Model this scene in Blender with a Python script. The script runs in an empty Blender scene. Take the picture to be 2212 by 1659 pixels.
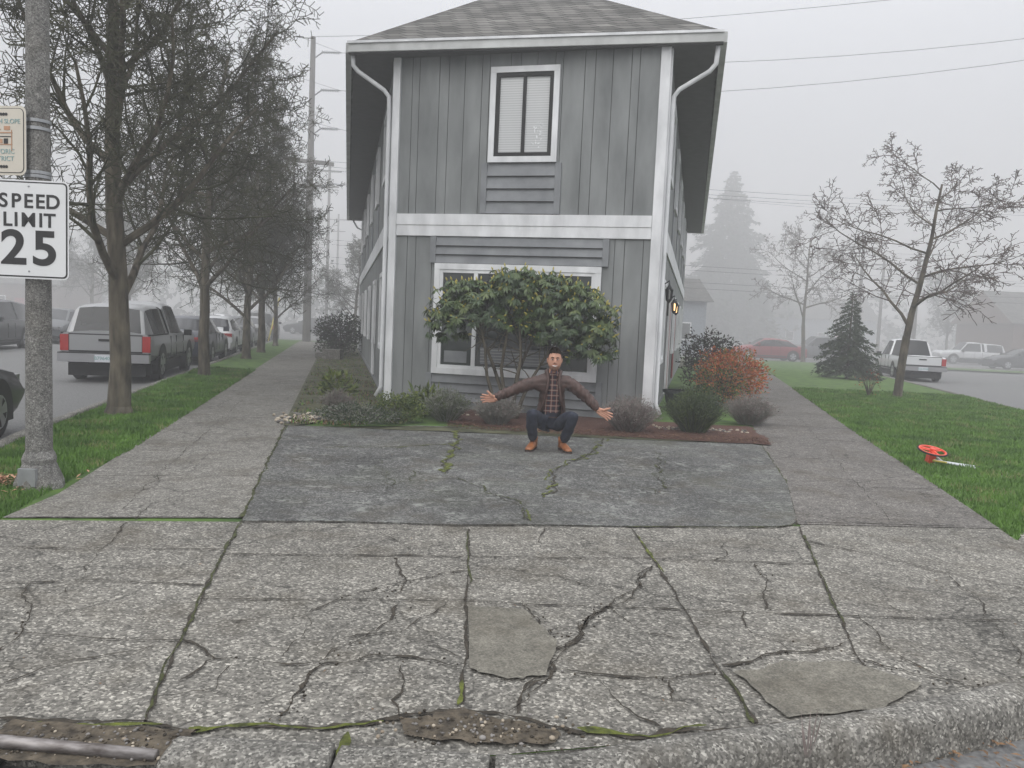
import bpy, math, random, bmesh
from mathutils import Vector, Matrix, noise
R=random.Random(7)
V=Vector
C=bpy.context.scene.collection

# ------------------------------------------------------------ materials
def nt(m):
    m.use_nodes=True
    t=m.node_tree
    return t,t.nodes,t.links,t.nodes["Principled BSDF"]
def ramp(N,stops,interp='LINEAR'):
    r=N.new("ShaderNodeValToRGB"); cr=r.color_ramp; cr.interpolation=interp
    while len(cr.elements)<len(stops): cr.elements.new(0.5)
    for e,(p,c) in zip(cr.elements,stops):
        e.position=p
        if not hasattr(c,'__len__'): c=(c,c,c)
        e.color=(c[0],c[1],c[2],1)
    return r
def mat(name,c,r=.8,var=.2,scale=6,bump=0,c2=None,metal=0,coat=0,stretch=(1,1,1),emit=None,spec=.5,detail=5):
    m=bpy.data.materials.new(name); t,N,L,b=nt(m)
    tc=N.new("ShaderNodeTexCoord"); mp=N.new("ShaderNodeMapping"); mp.inputs['Scale'].default_value=stretch
    L.new(tc.outputs['Object'],mp.inputs[0])
    n=N.new("ShaderNodeTexNoise"); n.inputs['Scale'].default_value=scale; n.inputs['Detail'].default_value=detail
    L.new(mp.outputs[0],n.inputs['Vector'])
    lo=[x*(1-var) for x in c]; hi=c2 if c2 else [min(1,x*(1+var)) for x in c]
    rp=ramp(N,[(.32,lo),(.68,hi)])
    L.new(n.outputs['Fac'],rp.inputs[0]); L.new(rp.outputs[0],b.inputs['Base Color'])
    b.inputs['Roughness'].default_value=r; b.inputs['Metallic'].default_value=metal
    b.inputs['Coat Weight'].default_value=coat; b.inputs['Coat Roughness'].default_value=.06
    b.inputs['Specular IOR Level'].default_value=spec
    if bump:
        bp=N.new("ShaderNodeBump"); bp.inputs['Strength'].default_value=bump; bp.inputs['Distance'].default_value=.02
        L.new(n.outputs['Fac'],bp.inputs['Height']); L.new(bp.outputs[0],b.inputs['Normal'])
    if emit:
        b.inputs['Emission Color'].default_value=(*emit[0],1); b.inputs['Emission Strength'].default_value=emit[1]
        m.cycles.emission_sampling='NONE'
    return m
def mix(N,L,a,bb,fac,mode='MIX'):
    x=N.new("ShaderNodeMix"); x.data_type='RGBA'; x.blend_type=mode
    def put(sock,val):
        if hasattr(val,'is_output') : L.new(val,sock)
        elif isinstance(val,(int,float)) and sock.type=='VALUE': sock.default_value=val
        else:
            if not hasattr(val,'__len__'): val=(val,)*3
            sock.default_value=(*val[:3],1)
    put(x.inputs[0],fac); put(x.inputs[6],a); put(x.inputs[7],bb)
    return x.outputs[2]
def concrete(name,dark,mid,light,big=(.70,1.2),lichen=0,hair=True,scale=95,tint=(1,1,1)):
    m=bpy.data.materials.new(name); t,N,L,b=nt(m)
    tc=N.new("ShaderNodeTexCoord"); o=tc.outputs['Object']
    def vor(s,feat='F1'):
        v=N.new("ShaderNodeTexVoronoi"); v.feature=feat; v.inputs['Scale'].default_value=s; L.new(o,v.inputs['Vector']); return v
    def noi(s,d=6,ro=.6):
        v=N.new("ShaderNodeTexNoise"); v.inputs['Scale'].default_value=s; v.inputs['Detail'].default_value=d; v.inputs['Roughness'].default_value=ro; L.new(o,v.inputs['Vector']); return v
    v1=vor(scale); sp=N.new("ShaderNodeSeparateColor"); L.new(v1.outputs['Color'],sp.inputs[0])
    tn=lambda k:(k*tint[0],k*tint[1],k*tint[2])
    r1=ramp(N,[(0,tn(dark)),(.35,tn(mid*.8)),(.75,tn(mid*1.12)),(.92,tn(light*.8)),(1,tn(light))]); L.new(sp.outputs[0],r1.inputs[0])
    v2=vor(scale*.55); sp2=N.new("ShaderNodeSeparateColor"); L.new(v2.outputs['Color'],sp2.inputs[0])
    r2=ramp(N,[(.0,.6),(.25,.95),(.85,1.0),(1,1.3)]); L.new(sp2.outputs[1],r2.inputs[0])
    c=mix(N,L,r1.outputs[0],r2.outputs[0],.7,'MULTIPLY')
    n1=noi(.9,8,.62); rb=ramp(N,[(.3,big[0]),(.7,big[1])]); L.new(n1.outputs['Fac'],rb.inputs[0])
    c=mix(N,L,c,rb.outputs[0],1.0,'MULTIPLY')
    n2=noi(9,9,.75); rc=ramp(N,[(.3,.55),(.7,1.32)]); L.new(n2.outputs['Fac'],rc.inputs[0])
    c=mix(N,L,c,rc.outputs[0],.9,'MULTIPLY')
    n3=noi(1.7,7,.65); rd=ramp(N,[(.50,0),(.70,1)]); L.new(n3.outputs['Fac'],rd.inputs[0])
    c=mix(N,L,c,(.075,.062,.042),mix(N,L,0,rd.outputs[0],.5),'MIX')
    if lichen:
        n4=noi(3.2,10,.75); re=ramp(N,[(.48,0),(.62,1)]); L.new(n4.outputs['Fac'],re.inputs[0])
        v3=vor(30); sp3=N.new("ShaderNodeSeparateColor"); L.new(v3.outputs['Color'],sp3.inputs[0])
        rf=ramp(N,[(.5,0),(.65,1)]); L.new(sp3.outputs[0],rf.inputs[0])
        k=mix(N,L,re.outputs[0],rf.outputs[0],1.0,'MULTIPLY')
        c=mix(N,L,c,(.27,.28,.255),mix(N,L,0,k,lichen))
        n5=noi(.55,5); rg=ramp(N,[(.5,0),(.7,1)]); L.new(n5.outputs['Fac'],rg.inputs[0])
        c=mix(N,L,c,(.085,.095,.06),mix(N,L,0,rg.outputs[0],.35))
    if hair:
        nd=noi(2.5,4); va=N.new("ShaderNodeVectorMath"); va.operation='SCALE'; va.inputs[3].default_value=.35; L.new(nd.outputs['Color'],va.inputs[0])
        vb=N.new("ShaderNodeVectorMath"); L.new(o,vb.inputs[0]); L.new(va.outputs[0],vb.inputs[1])
        vv=N.new("ShaderNodeTexVoronoi"); vv.feature='DISTANCE_TO_EDGE'; vv.inputs['Scale'].default_value=.85; L.new(vb.outputs[0],vv.inputs['Vector'])
        rh=ramp(N,[(.003,.35),(.009,1)]); L.new(vv.outputs['Distance'],rh.inputs[0])
        c=mix(N,L,c,rh.outputs[0],.7,'MULTIPLY')
    L.new(c,b.inputs['Base Color']); b.inputs['Roughness'].default_value=.85; b.inputs['Specular IOR Level'].default_value=.3
    bp=N.new("ShaderNodeBump"); bp.inputs['Strength'].default_value=.5; bp.inputs['Distance'].default_value=.005
    L.new(sp.outputs[1],bp.inputs['Height']); L.new(bp.outputs[0],b.inputs['Normal'])
    return m
M={}
M['conc']=concrete('exposed_aggregate',.085,.195,.46,tint=(1,.95,.835))
M['walk']=concrete('sidewalk_concrete',.10,.205,.40,big=(.8,1.1),tint=(1,.955,.85))
M['walkR']=concrete('sidewalk_concrete_brown',.075,.16,.32,big=(.8,1.1),tint=(1,.935,.85))
M['pad']=concrete('dark_pad_concrete',.055,.10,.24,big=(.6,1.35),lichen=.65,hair=False,tint=(1,1,.95))
M['patchc']=concrete('cement_patch',.13,.18,.235,hair=False,scale=140,tint=(1,.94,.78))
M['kerb']=concrete('kerb_concrete',.08,.20,.44,hair=False,scale=110,tint=(1,.96,.86))
M['crack']=mat('crack_soil',(.034,.028,.020),1,.5,30,bump=.5)
M['moss']=mat('moss',(.05,.06,.012),1,.5,25,bump=.8,c2=(.12,.14,.02))
M['mossdk']=mat('moss_dark',(.028,.028,.014),1,.4,25,bump=.8,c2=(.065,.075,.02))
M['soil']=mat('soil',(.045,.036,.025),1,.4,24,bump=1,c2=(.12,.098,.07),detail=12)
M['yard']=mat('mossy_yard',(.05,.055,.025),1,.4,3,bump=1,c2=(.10,.10,.052),detail=12)
M['mulch']=mat('bark_mulch',(.065,.028,.02),1,.5,40,bump=1,c2=(.14,.065,.045),detail=8)
M['asphalt']=mat('asphalt',(.115,.115,.115),.85,.2,40,bump=.3,c2=(.19,.19,.185),detail=10)
M['lawn']=mat('lawn',(.045,.10,.014),1,.35,3,bump=1,c2=(.09,.165,.025),detail=12)
M['g1']=mat('grass_a',(.060,.15,.012),.7,.3,2,c2=(.115,.235,.025))
M['g2']=mat('grass_b',(.095,.195,.028),.7,.3,2)
M['g3']=mat('grass_dry',(.18,.20,.07),.8,.3,2)
M['wall']=mat('gray_painted_siding',(.172,.183,.182),.75,.15,1.3,bump=.08,c2=(.262,.274,.272),stretch=(2.0,2.0,.6),detail=10)
M['lap']=mat('gray_lap_siding',(.18,.19,.20),.7,.1,3,c2=(.245,.255,.265))
M['groove']=mat('groove',(.045,.047,.047),.9)
M['white']=mat('white_trim',(.64,.65,.66),.6,.08,4,c2=(.80,.81,.82),stretch=(1,1,.4))
M['gutter']=mat('gutter_white',(.46,.47,.46),.5,.12,3,c2=(.58,.59,.58))
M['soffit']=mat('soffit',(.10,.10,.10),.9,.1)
M['blk']=mat('black_frame',(.012,.012,.012),.5,.1,spec=.3)
M['glass']=mat('dark_glass',(.02,.025,.025),.08,.5,1.2,c2=(.05,.06,.055),coat=.6)
M['glassg']=mat('car_glass',(.012,.014,.016),.12,.2,1,spec=.45)
M['rubber']=mat('tyre',(.018,.018,.018),.85,.2)
M['rim']=mat('rim',(.42,.43,.44),.35,.1,metal=.8)
M['chrome']=mat('chrome',(.35,.35,.36),.3,.05,metal=.7)
M['redl']=mat('tail_lamp',(.35,.012,.01),.25,.1,coat=.6)
M['plate']=mat('plate_white',(.6,.62,.65),.5,.04)
M['metal']=mat('galvanised',(.35,.36,.37),.45,.15,8,metal=.6)
M['rust']=mat('worn_pipe',(.12,.10,.09),.5,.3,12,metal=.5,c2=(.3,.28,.27),stretch=(1,4,4))
M['bark']=mat('bark',(.055,.047,.035),1,.35,9,bump=1,c2=(.15,.13,.095),stretch=(1,1,.3),detail=8)
M['barkm']=mat('mossy_twig',(.045,.045,.028),1,.3,3,c2=(.09,.09,.055))
M['barkr']=mat('grey_brown_twig',(.085,.065,.056),1,.3,3,c2=(.15,.12,.105))
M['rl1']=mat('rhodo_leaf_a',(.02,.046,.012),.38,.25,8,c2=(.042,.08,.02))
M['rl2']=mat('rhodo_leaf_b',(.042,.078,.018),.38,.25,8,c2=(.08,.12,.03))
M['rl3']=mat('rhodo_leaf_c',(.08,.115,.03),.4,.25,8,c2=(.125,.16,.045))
M['bud']=mat('rhodo_bud',(.42,.36,.08),.6,.2)
M['lav1']=mat('lavender_a',(.15,.155,.13),.9,.2,5,c2=(.24,.24,.21))
M['lav2']=mat('lavender_b',(.19,.15,.14),.9,.2,5,c2=(.28,.23,.215))
M['sg1']=mat('shrub_green',(.05,.085,.022),.8,.3,6,c2=(.1,.14,.035))
M['sg2']=mat('shrub_dark',(.022,.038,.017),.8,.3,6,c2=(.045,.07,.025))
M['sg3']=mat('shrub_yellowgreen',(.12,.15,.03),.8,.3,6)
M['sdk']=mat('shrub_purple',(.03,.024,.022),.8,.3,6,c2=(.055,.045,.04))
M['or1']=mat('nandina_orange',(.46,.14,.04),.7,.3,6)
M['or2']=mat('nandina_red',(.32,.065,.03),.7,.3,6)
M['con1']=mat('conifer_a',(.03,.05,.028),.9,.3,4,c2=(.055,.08,.04))
M['con2']=mat('conifer_b',(.045,.07,.035),.9,.3,4,c2=(.08,.1,.055))
M['stone']=mat('pale_stone',(.32,.26,.19),.8,.3,9,c2=(.48,.42,.33))
M['peb']=mat('pebble',(.16,.15,.14),.8,.5,6)
M['lit']=mat('dead_leaf',(.13,.075,.04),.9,.4,9,c2=(.25,.15,.08))
M['pot']=mat('dark_pot',(.05,.055,.06),.5,.2)
M['pole']=concrete('aggregate_pole',.11,.22,.38,hair=False,scale=130,tint=(1,.98,.92))
M['wood']=mat('utility_wood',(.12,.11,.10),.9,.2,4,stretch=(3,3,.3))
M['wire']=mat('wire',(.05,.05,.055),.7,.1)
M['signw']=mat('sign_white',(.70,.71,.71),.35,.03,3)
M['cream']=mat('sign_cream',(.58,.54,.46),.5,.05,3)
M['signb']=mat('sign_black',(.02,.02,.02),.45,.05)
M['teal']=mat('sign_teal',(.25,.38,.38),.5,.05)
M['tan']=mat('sign_tan',(.45,.25,.15),.5,.1)
M['red']=mat('red_plastic',(.72,.07,.03),.35,.08)
M['yel']=mat('yellow',(.6,.5,.08),.5,.1)
M['lamp']=mat('lantern_glow',(.9,.6,.3),.5,.0,emit=((1,.62,.28),2.5))
M['lampoff']=mat('lantern_glass',(.3,.3,.28),.2,.1)
M['door']=mat('red_door',(.22,.025,.03),.5,.1)
M['brownh']=mat('brown_house',(.13,.085,.065),.9,.15)
M['blueh']=mat('pale_house',(.25,.28,.31),.9,.15)
def blinds():
    m=bpy.data.materials.new('blinds'); t,N,L,b=nt(m)
    tc=N.new("ShaderNodeTexCoord"); w=N.new("ShaderNodeTexWave"); w.bands_direction='Z'; w.inputs['Scale'].default_value=8
    L.new(tc.outputs['Object'],w.inputs['Vector']); r=ramp(N,[(0,(.42,.43,.43)),(.5,(.56,.57,.57))]); L.new(w.outputs['Fac'],r.inputs[0])
    L.new(r.outputs[0],b.inputs['Base Color']); b.inputs['Roughness'].default_value=.5; b.inputs['Coat Weight'].default_value=.5
    b.inputs['Coat Roughness'].default_value=.05
    return m
M['blinds']=blinds()
def shingles():
    m=bpy.data.materials.new('roof_shingles'); t,N,L,b=nt(m)
    tc=N.new("ShaderNodeTexCoord"); s=N.new("ShaderNodeSeparateXYZ"); L.new(tc.outputs['Object'],s.inputs[0])
    a=N.new("ShaderNodeMath"); a.operation='ADD'; L.new(s.outputs[0],a.inputs[0]); L.new(s.outputs[1],a.inputs[1])
    z=N.new("ShaderNodeMath"); z.operation='MULTIPLY'; z.inputs[1].default_value=1.84; L.new(s.outputs[2],z.inputs[0])
    cb=N.new("ShaderNodeCombineXYZ"); L.new(a.outputs[0],cb.inputs[0]); L.new(z.outputs[0],cb.inputs[1])
    br=N.new("ShaderNodeTexBrick"); L.new(cb.outputs[0],br.inputs['Vector'])
    br.inputs['Scale'].default_value=1; br.inputs['Brick Width'].default_value=.26; br.inputs['Row Height'].default_value=.19
    br.inputs['Mortar Size'].default_value=.014; br.inputs['Mortar Smooth'].default_value=.2
    br.inputs['Color1'].default_value=(.07,.068,.061,1); br.inputs['Color2'].default_value=(.16,.155,.142,1); br.inputs['Mortar'].default_value=(.022,.022,.02,1)
    n=N.new("ShaderNodeTexNoise"); n.inputs['Scale'].default_value=2; n.inputs['Detail'].default_value=9; L.new(tc.outputs['Object'],n.inputs['Vector'])
    r=ramp(N,[(.3,.75),(.7,1.2)]); L.new(n.outputs['Fac'],r.inputs[0])
    L.new(mix(N,L,br.outputs['Color'],r.outputs[0],1.0,'MULTIPLY'),b.inputs['Base Color']); b.inputs['Roughness'].default_value=.95
    bp=N.new("ShaderNodeBump"); bp.inputs['Strength'].default_value=.8; bp.inputs['Distance'].default_value=.03; bp.invert=True
    L.new(br.outputs['Fac'],bp.inputs['Height']); L.new(bp.outputs[0],b.inputs['Normal'])
    return m
M['roof']=shingles()
def plaid():
    m=bpy.data.materials.new('plaid_flannel'); t,N,L,b=nt(m)
    tc=N.new("ShaderNodeTexCoord")
    def wv(d,s):
        w=N.new("ShaderNodeTexWave"); w.bands_direction=d; w.inputs['Scale'].default_value=s; L.new(tc.outputs['Object'],w.inputs['Vector']); return w.outputs['Fac']
    rx=ramp(N,[(.45,(.02,.022,.035)),(.55,(.16,.03,.03))]); L.new(wv('X',5),rx.inputs[0])
    rz=ramp(N,[(.45,(.03,.03,.04)),(.55,(.15,.05,.04))]); L.new(wv('Z',5),rz.inputs[0])
    c=mix(N,L,rx.outputs[0],rz.outputs[0],.5)
    l1=ramp(N,[(.93,0),(.97,1)]); L.new(wv('X',5.0),l1.inputs[0])
    l2=ramp(N,[(.93,0),(.97,1)]); L.new(wv('Z',5.0),l2.inputs[0])
    c=mix(N,L,c,(.45,.40,.33),mix(N,L,0,l1.outputs[0],.55)); c=mix(N,L,c,(.45,.40,.33),mix(N,L,0,l2.outputs[0],.55))
    L.new(c,b.inputs['Base Color']); b.inputs['Roughness'].default_value=.95
    return m
M['plaid']=plaid()
M['jacket']=mat('brown_puffer',(.048,.026,.021),.5,.2,18,bump=.25,c2=(.08,.044,.036),spec=.35)
M['jeans']=mat('dark_denim',(.013,.017,.032),.9,.3,14,bump=.3,c2=(.026,.032,.052))
M['skin']=mat('skin',(.50,.25,.165),.5,.08,9,c2=(.56,.30,.21))
M['stub']=mat('stubble_skin',(.30,.16,.11),.65,.12,60,c2=(.38,.21,.15))
M['hair']=mat('brown_hair',(.028,.017,.012),.9,.4,50,c2=(.055,.035,.024),spec=.2)
M['boot']=mat('tan_leather',(.25,.085,.03),.45,.25,12,c2=(.36,.14,.05))
M['sole']=mat('boot_sole',(.05,.035,.03),.8,.2)
M['eye']=mat('eye_white',(.6,.6,.6),.2,.02); M['iris']=mat('iris',(.03,.025,.02),.2,.02)
M['teeth']=mat('teeth',(.75,.73,.68),.3,.02); M['lip']=mat('lip',(.35,.12,.10),.5,.05)
def paint(n,c): return mat(n,c,.35,.04,1,coat=.4,metal=.25)
M['psilver']=paint('silver_paint',(.29,.295,.30)); M['pwhite']=paint('white_paint',(.62,.63,.64))
M['pblack']=paint('black_paint',(.016,.018,.02)); M['pgrey']=paint('grey_paint',(.08,.085,.09))
M['pred']=paint('red_paint',(.22,.015,.02)); M['pblue']=paint('navy_paint',(.025,.03,.045)); M['pbright']=paint('bright_red_paint',(.5,.03,.04))

# ------------------------------------------------------------ mesh builder
class MB:
    def __init__(s): s.v=[];s.f=[];s.m=[];s.mats=[]
    def mi(s,k):
        m=M[k]
        if m not in s.mats: s.mats.append(m)
        return s.mats.index(m)
    def add(s,vs,fs,k):
        b=len(s.v); i=s.mi(k); s.v.extend([tuple(v) for v in vs])
        for f in fs: s.f.append(tuple(b+j for j in f)); s.m.append(i)
    def poly(s,pts,k): s.add(pts,[tuple(range(len(pts)))],k)
    def flat(s,pts,z,k): s.poly([(p[0],p[1],z) for p in pts],k)
    def box(s,x0,x1,y0,y1,z0,z1,k,o=V((0,0,0)),X=V((1,0,0)),Y=V((0,1,0)),Z=V((0,0,1))):
        vs=[o+X*x+Y*y+Z*z for z in(z0,z1) for y in(y0,y1) for x in(x0,x1)]
        s.add(vs,[(0,2,3,1),(4,5,7,6),(0,1,5,4),(2,6,7,3),(0,4,6,2),(1,3,7,5)],k)
    def tube(s,pts,rad,k,n=6,cap=True):
        pts=[V(p) for p in pts]
        if not hasattr(rad,'__len__'): rad=[rad]*len(pts)
        vs=[];fs=[];ref=None
        for i,p in enumerate(pts):
            d=(pts[min(i+1,len(pts)-1)]-pts[max(i-1,0)])
            if d.length<1e-9: d=V((0,0,1))
            d.normalize()
            if ref is None: ref=V((1,0,0)) if abs(d.x)<.8 else V((0,1,0))
            a=(ref-d*ref.dot(d)).normalized(); ref=a; b=d.cross(a)
            for j in range(n):
                t=2*math.pi*j/n; vs.append(p+(a*math.cos(t)+b*math.sin(t))*rad[i])
        for i in range(len(pts)-1):
            for j in range(n):
                k2=(j+1)%n; fs.append((i*n+j,i*n+k2,(i+1)*n+k2,(i+1)*n+j))
        if cap: fs.append(tuple(range(n-1,-1,-1))); fs.append(tuple((len(pts)-1)*n+j for j in range(n)))
        s.add(vs,fs,k)
    def ball(s,c,r,k,nu=12,nv=8,fn=None,kf=None):
        c=V(c); vs=[];fs=[]
        if not hasattr(r,'__len__'): r=(r,r,r)
        for i in range(nv+1):
            ph=math.pi*i/nv
            for j in range(nu):
                th=2*math.pi*j/nu; q=V((math.sin(ph)*math.cos(th),math.sin(ph)*math.sin(th),math.cos(ph)))
                if fn: q=fn(q)
                vs.append(c+V((q.x*r[0],q.y*r[1],q.z*r[2])))
        for i in range(nv):
            for j in range(nu): fs.append((i*nu+j,(i+1)*nu+j,(i+1)*nu+(j+1)%nu,i*nu+(j+1)%nu))
        if kf:
            for f in fs:
                m=sum((V(vs[q]) for q in f),V())/4-c
                kk=kf(V((m.x/r[0],m.y/r[1],m.z/r[2])))
                if kk: s.add([vs[q] for q in f],[(0,1,2,3)],kk)
        else: s.add(vs,fs,k)
    def leaf(s,p,d,n,l,w,k,fold=.2):
        side=d.cross(n)
        if side.length<1e-6: return
        side.normalize(); mid=p+d*l*.5
        s.add([p,mid+side*w*.5+n*w*fold,p+d*l,mid-side*w*.5+n*w*fold],[(0,1,2),(0,2,3)],k)
    def build(s,name,parent=None,smooth=False,loc=None,rot=0,scale=None,weld=False):
        me=bpy.data.meshes.new(name); me.from_pydata(s.v,[],s.f)
        for m in s.mats: me.materials.append(m)
        me.polygons.foreach_set('material_index',s.m)
        if weld:
            bm=bmesh.new(); bm.from_mesh(me); bmesh.ops.remove_doubles(bm,verts=bm.verts,dist=1e-5); bmesh.ops.recalc_face_normals(bm,faces=bm.faces); bm.to_mesh(me); bm.free()
        if smooth: me.polygons.foreach_set('use_smooth',[True]*len(me.polygons))
        me.update()
        o=bpy.data.objects.new(name,me); C.objects.link(o)
        if parent: o.parent=parent
        if loc: o.location=loc
        o.rotation_euler[2]=rot
        if scale: o.scale=(scale,)*3 if not hasattr(scale,'__len__') else scale
        return o
def empty(name,loc=(0,0,0),rot=0):
    o=bpy.data.objects.new(name,None); o.location=loc; o.rotation_euler[2]=rot; o.empty_display_size=.2; C.objects.link(o); return o
def text(body,size,loc,k,parent,rot=(math.pi/2,0,0),offset=0,name='lettering',sx=1,ext=.0015):
    c=bpy.data.curves.new(name,'FONT'); c.body=body; c.size=size; c.align_x='CENTER'; c.align_y='CENTER'; c.offset=offset; c.extrude=ext
    c.materials.append(M[k]); o=bpy.data.objects.new(name,c); C.objects.link(o); o.location=loc; o.rotation_euler=rot; o.scale=(sx,1,1)
    if parent: o.parent=parent
    return o
def rv(): 
    while True:
        v=V((R.uniform(-1,1),R.uniform(-1,1),R.uniform(-1,1)))
        if .01<v.length<1: return v.normalized()

# ------------------------------------------------------------ plan lines
L1=lambda y:-.66-.231*y
L2=lambda y:-2.18-.229*y
L3=lambda y:-3.55-.229*y
R1=lambda y:.80+.2535*y
R2=lambda y:2.46+.2546*y
R3=lambda y:7.34+.2546*y

g=MB(); g.flat([(-420,-60),(420,-60),(420,420),(-420,420)],-.13,'asphalt'); g.build('road')
nose=[(-5.6,9.0),(-5.1,7.4),(-4.4,5.6),(-3.6,4.1),(-2.75,3.1),(-1.75,2.6),(-1.13,2.56),(-.53,2.56),(0,2.57),(.56,2.70),(1.12,2.85),(1.66,3.05),(2.35,3.34),(3.3,3.95),(4.4,5.0),(5.8,6.8),(7.6,9.3),(9.6,12.4),(11.2,15.3),(R3(18),18)]
isl=nose+[(R3(46),46),(L3(46),46)]
g=MB(); g.flat(isl,0,'lawn')
n=len(isl)
for i in range(n):
    a=isl[i];b=isl[(i+1)%n]; g.poly([(a[0],a[1],0),(b[0],b[1],0),(b[0],b[1],-.14),(a[0],a[1],-.14)],'kerb')
g.build('verge_ground')
g=MB()
g.flat([(-3.5,5.2),(-3.35,4.1)]+[(-2.7,3.12)]+nose[5:12]+[(2.33,3.36),(3.25,3.97),(4.3,5.05),(5.0,6.0),(4.35,6.35),(3.95,5.85),(R2(6.3),6.3),(R1(6.3),6.15),(2.33,6.0),(-1.9,5.42)],.004,'conc')
g.build('concrete_plaza')
g=MB()
g.flat([(-3.5,5.25),(-1.9,5.52),(L1(44),44),(L2(44),44),(L2(10),10),(L2(6),6)],.008,'walk'); g.build('sidewalk')
g=MB()
g.flat([(R1(6.05),6.05),(R2(6.2),6.2),(R2(12),12),(R2(46),46),(R1(46),46),(R1(12),12)],.009,'walkR'); g.build('sidewalk')
g=MB()
pd=[(-1.89,5.42),(-1.13,5.53),(-.35,5.56),(.13,5.66),(.94,5.74),(1.8,5.88),(2.12,5.93),(2.26,6.0),(2.34,6.12),(2.4,6.3),(2.81,7.64),(3.4,10.3),(3.1,10.6),(1.3,10.75),(-.3,10.9),(-1.3,10.8),(-2.0,10.4),(-2.98,10.25),(-2.37,7.43)]
g.flat(pd,.016,'pad')
m=len(pd)
for i in range(m):
    a=pd[i];b=pd[(i+1)%m]; g.poly([(a[0],a[1],.016),(b[0],b[1],.016),(b[0],b[1],0),(a[0],a[1],0)],'pad')
g.build('concrete_pad')
def rough(pts,j=.03,st=.12):
    out=[]
    for i in range(len(pts)):
        a=V((*pts[i],0));b=V((*pts[(i+1)%len(pts)],0)); k=max(1,int(min((b-a).length,6)/st))
        for q in range(k):
            p=a.lerp(b,q/k); out.append((p.x+R.uniform(-j,j),p.y+R.uniform(-j,j)))
    return out
g=MB()
g.flat(rough([(L1(10.25),10.25),(-2.0,10.3),(-1.3,10.7),(-.3,10.8),(1.3,10.65),(3.1,10.5),(R1(10.4),10.4)])+[(R1(42),42),(L1(42),42)],.020,'yard'); g.build('yard_ground')
g=MB()
g.flat(rough([(-.9,11.2),(-.3,10.95),(.6,10.75),(1.3,10.55),(2.5,10.4),(3.55,10.35),(3.7,11.0),(3.85,12.3),(2.4,12.4),(-1.2,13.2)],.04),.026,'mulch'); g.build('mulch_bed')

WK=.52
def ribbon(g,pts,w,z,k,jit=.012,step=.03,seed=0):
    P=[]
    for a,b in zip(pts[:-1],pts[1:]):
        a=V((a[0],a[1],0));b=V((b[0],b[1],0)); n=max(1,int((b-a).length/step))
        for i in range(n): P.append(a.lerp(b,i/n))
    P.append(V((pts[-1][0],pts[-1][1],0)))
    vs=[];fs=[]
    for i,p in enumerate(P):
        d=(P[min(i+1,len(P)-1)]-P[max(i-1,0)]); d=d.normalized() if d.length>0 else V((1,0,0)); nn=V((-d.y,d.x,0))
        off=nn*(noise.noise(V((p.x*4+seed,p.y*4,0)))*jit*2.4+noise.noise(V((p.x*17,p.y*17,seed)))*jit*.8)
        ww=w*WK*max(.08,.25+2.2*abs(noise.noise(V((p.x*6,p.y*6,seed+3.3))))+R.uniform(-.15,.3))*.5
        if i in(0,len(P)-1): ww*=.3
        c=p+off; vs+= [(c+nn*ww*R.uniform(.6,1.3))+V((0,0,z)),(c-nn*ww*R.uniform(.6,1.3))+V((0,0,z))]
    for i in range(len(P)-1): fs.append((2*i,2*i+1,2*i+3,2*i+2))
    g.add(vs,fs,k)
g=MB()
zj=.0125
J=lambda p,w=.022,k='crack',j=.008,z=zj:ribbon(g,p,w,z,k,j,seed=len(g.v)*.13)
J([(-1.26,2.63),(-1.47,3.47),(-1.74,4.65),(-1.89,5.40),(-2.37,7.43),(-2.98,10.09),(-4.35,16.18),(L1(28),28)],.03)
J([(-1.28,2.7),(-1.47,3.47),(-1.74,4.65),(-1.89,5.40)],.03,'mossdk',.010,.0145)
J([(-1.92,5.5),(-2.37,7.43),(-2.98,10.09)],.05,'mossdk',.012,.0185)
J([(-1.89,5.40),(-1.13,5.52),(-.35,5.54),(.13,5.65),(.94,5.73),(2.1,5.91),(2.30,6.0),(2.37,6.2),(2.81,7.64),(3.4,10.29)],.03,'crack',.004)
J([(.9,5.72),(2.1,5.90),(2.33,6.05)],.035,'mossdk',.01,.0145)
J([(2.33,6.2),(2.83,7.7),(3.42,10.35)],.03,'mossdk',.008,.0145)
J([(2.31,5.97),(2.01,4.80),(1.79,3.94),(1.67,3.46),(1.6,3.1)],.028)
J([(2.25,5.7),(2.01,4.80),(1.79,3.94)],.025,'mossdk',.006,.0145)
J([(-1.74,4.65),(-.24,4.82),(.94,4.94),(2.08,4.98)],.024)
J([(2.16,5.62),(2.79,5.0),(3.22,4.65)],.02)
J([(-1.57,3.89),(-.20,4.04),(.11,4.02),(1.86,4.05),(2.85,4.09)],.026)
J([(-.27,5.48),(-.19,4.04),(-.15,3.21),(-.14,2.89)],.03)
J([(-.27,5.4),(-.2,4.3)],.025,'mossdk',.008,.0145)
J([(.95,5.68),(.98,4.66),(.98,3.37),(1.0,2.85)],.03)
J([(.96,5.5),(.98,4.66)],.035,'moss',.008,.0145); J([(.98,3.3),(1.0,2.85)],.03,'mossdk',.01,.0145)
for p in ([(-2.67,3.98),(-2.2,4.12),(-1.63,4.08)],[(-3.39,5.27),(-1.94,5.52)],[(-3.08,4.59),(-1.78,4.74)],[(-3.64,6.69),(-2.25,7.0)],[(-2.29,3.41),(-1.83,3.35),(-1.43,3.37)],[(-4.06,8.57),(-2.72,8.96)],
          [(2.36,6.12),(3.91,6.23)],[(2.76,7.63),(4.43,7.78)],[(3.2,9.4),(4.85,9.4)]): J(p,.02)
y=10.8
while y<40: J([(L2(y-.15),y-.15),(L1(y+.2),y+.2)],.035,'crack',.003); y+=1.55
y=11.2
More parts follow.
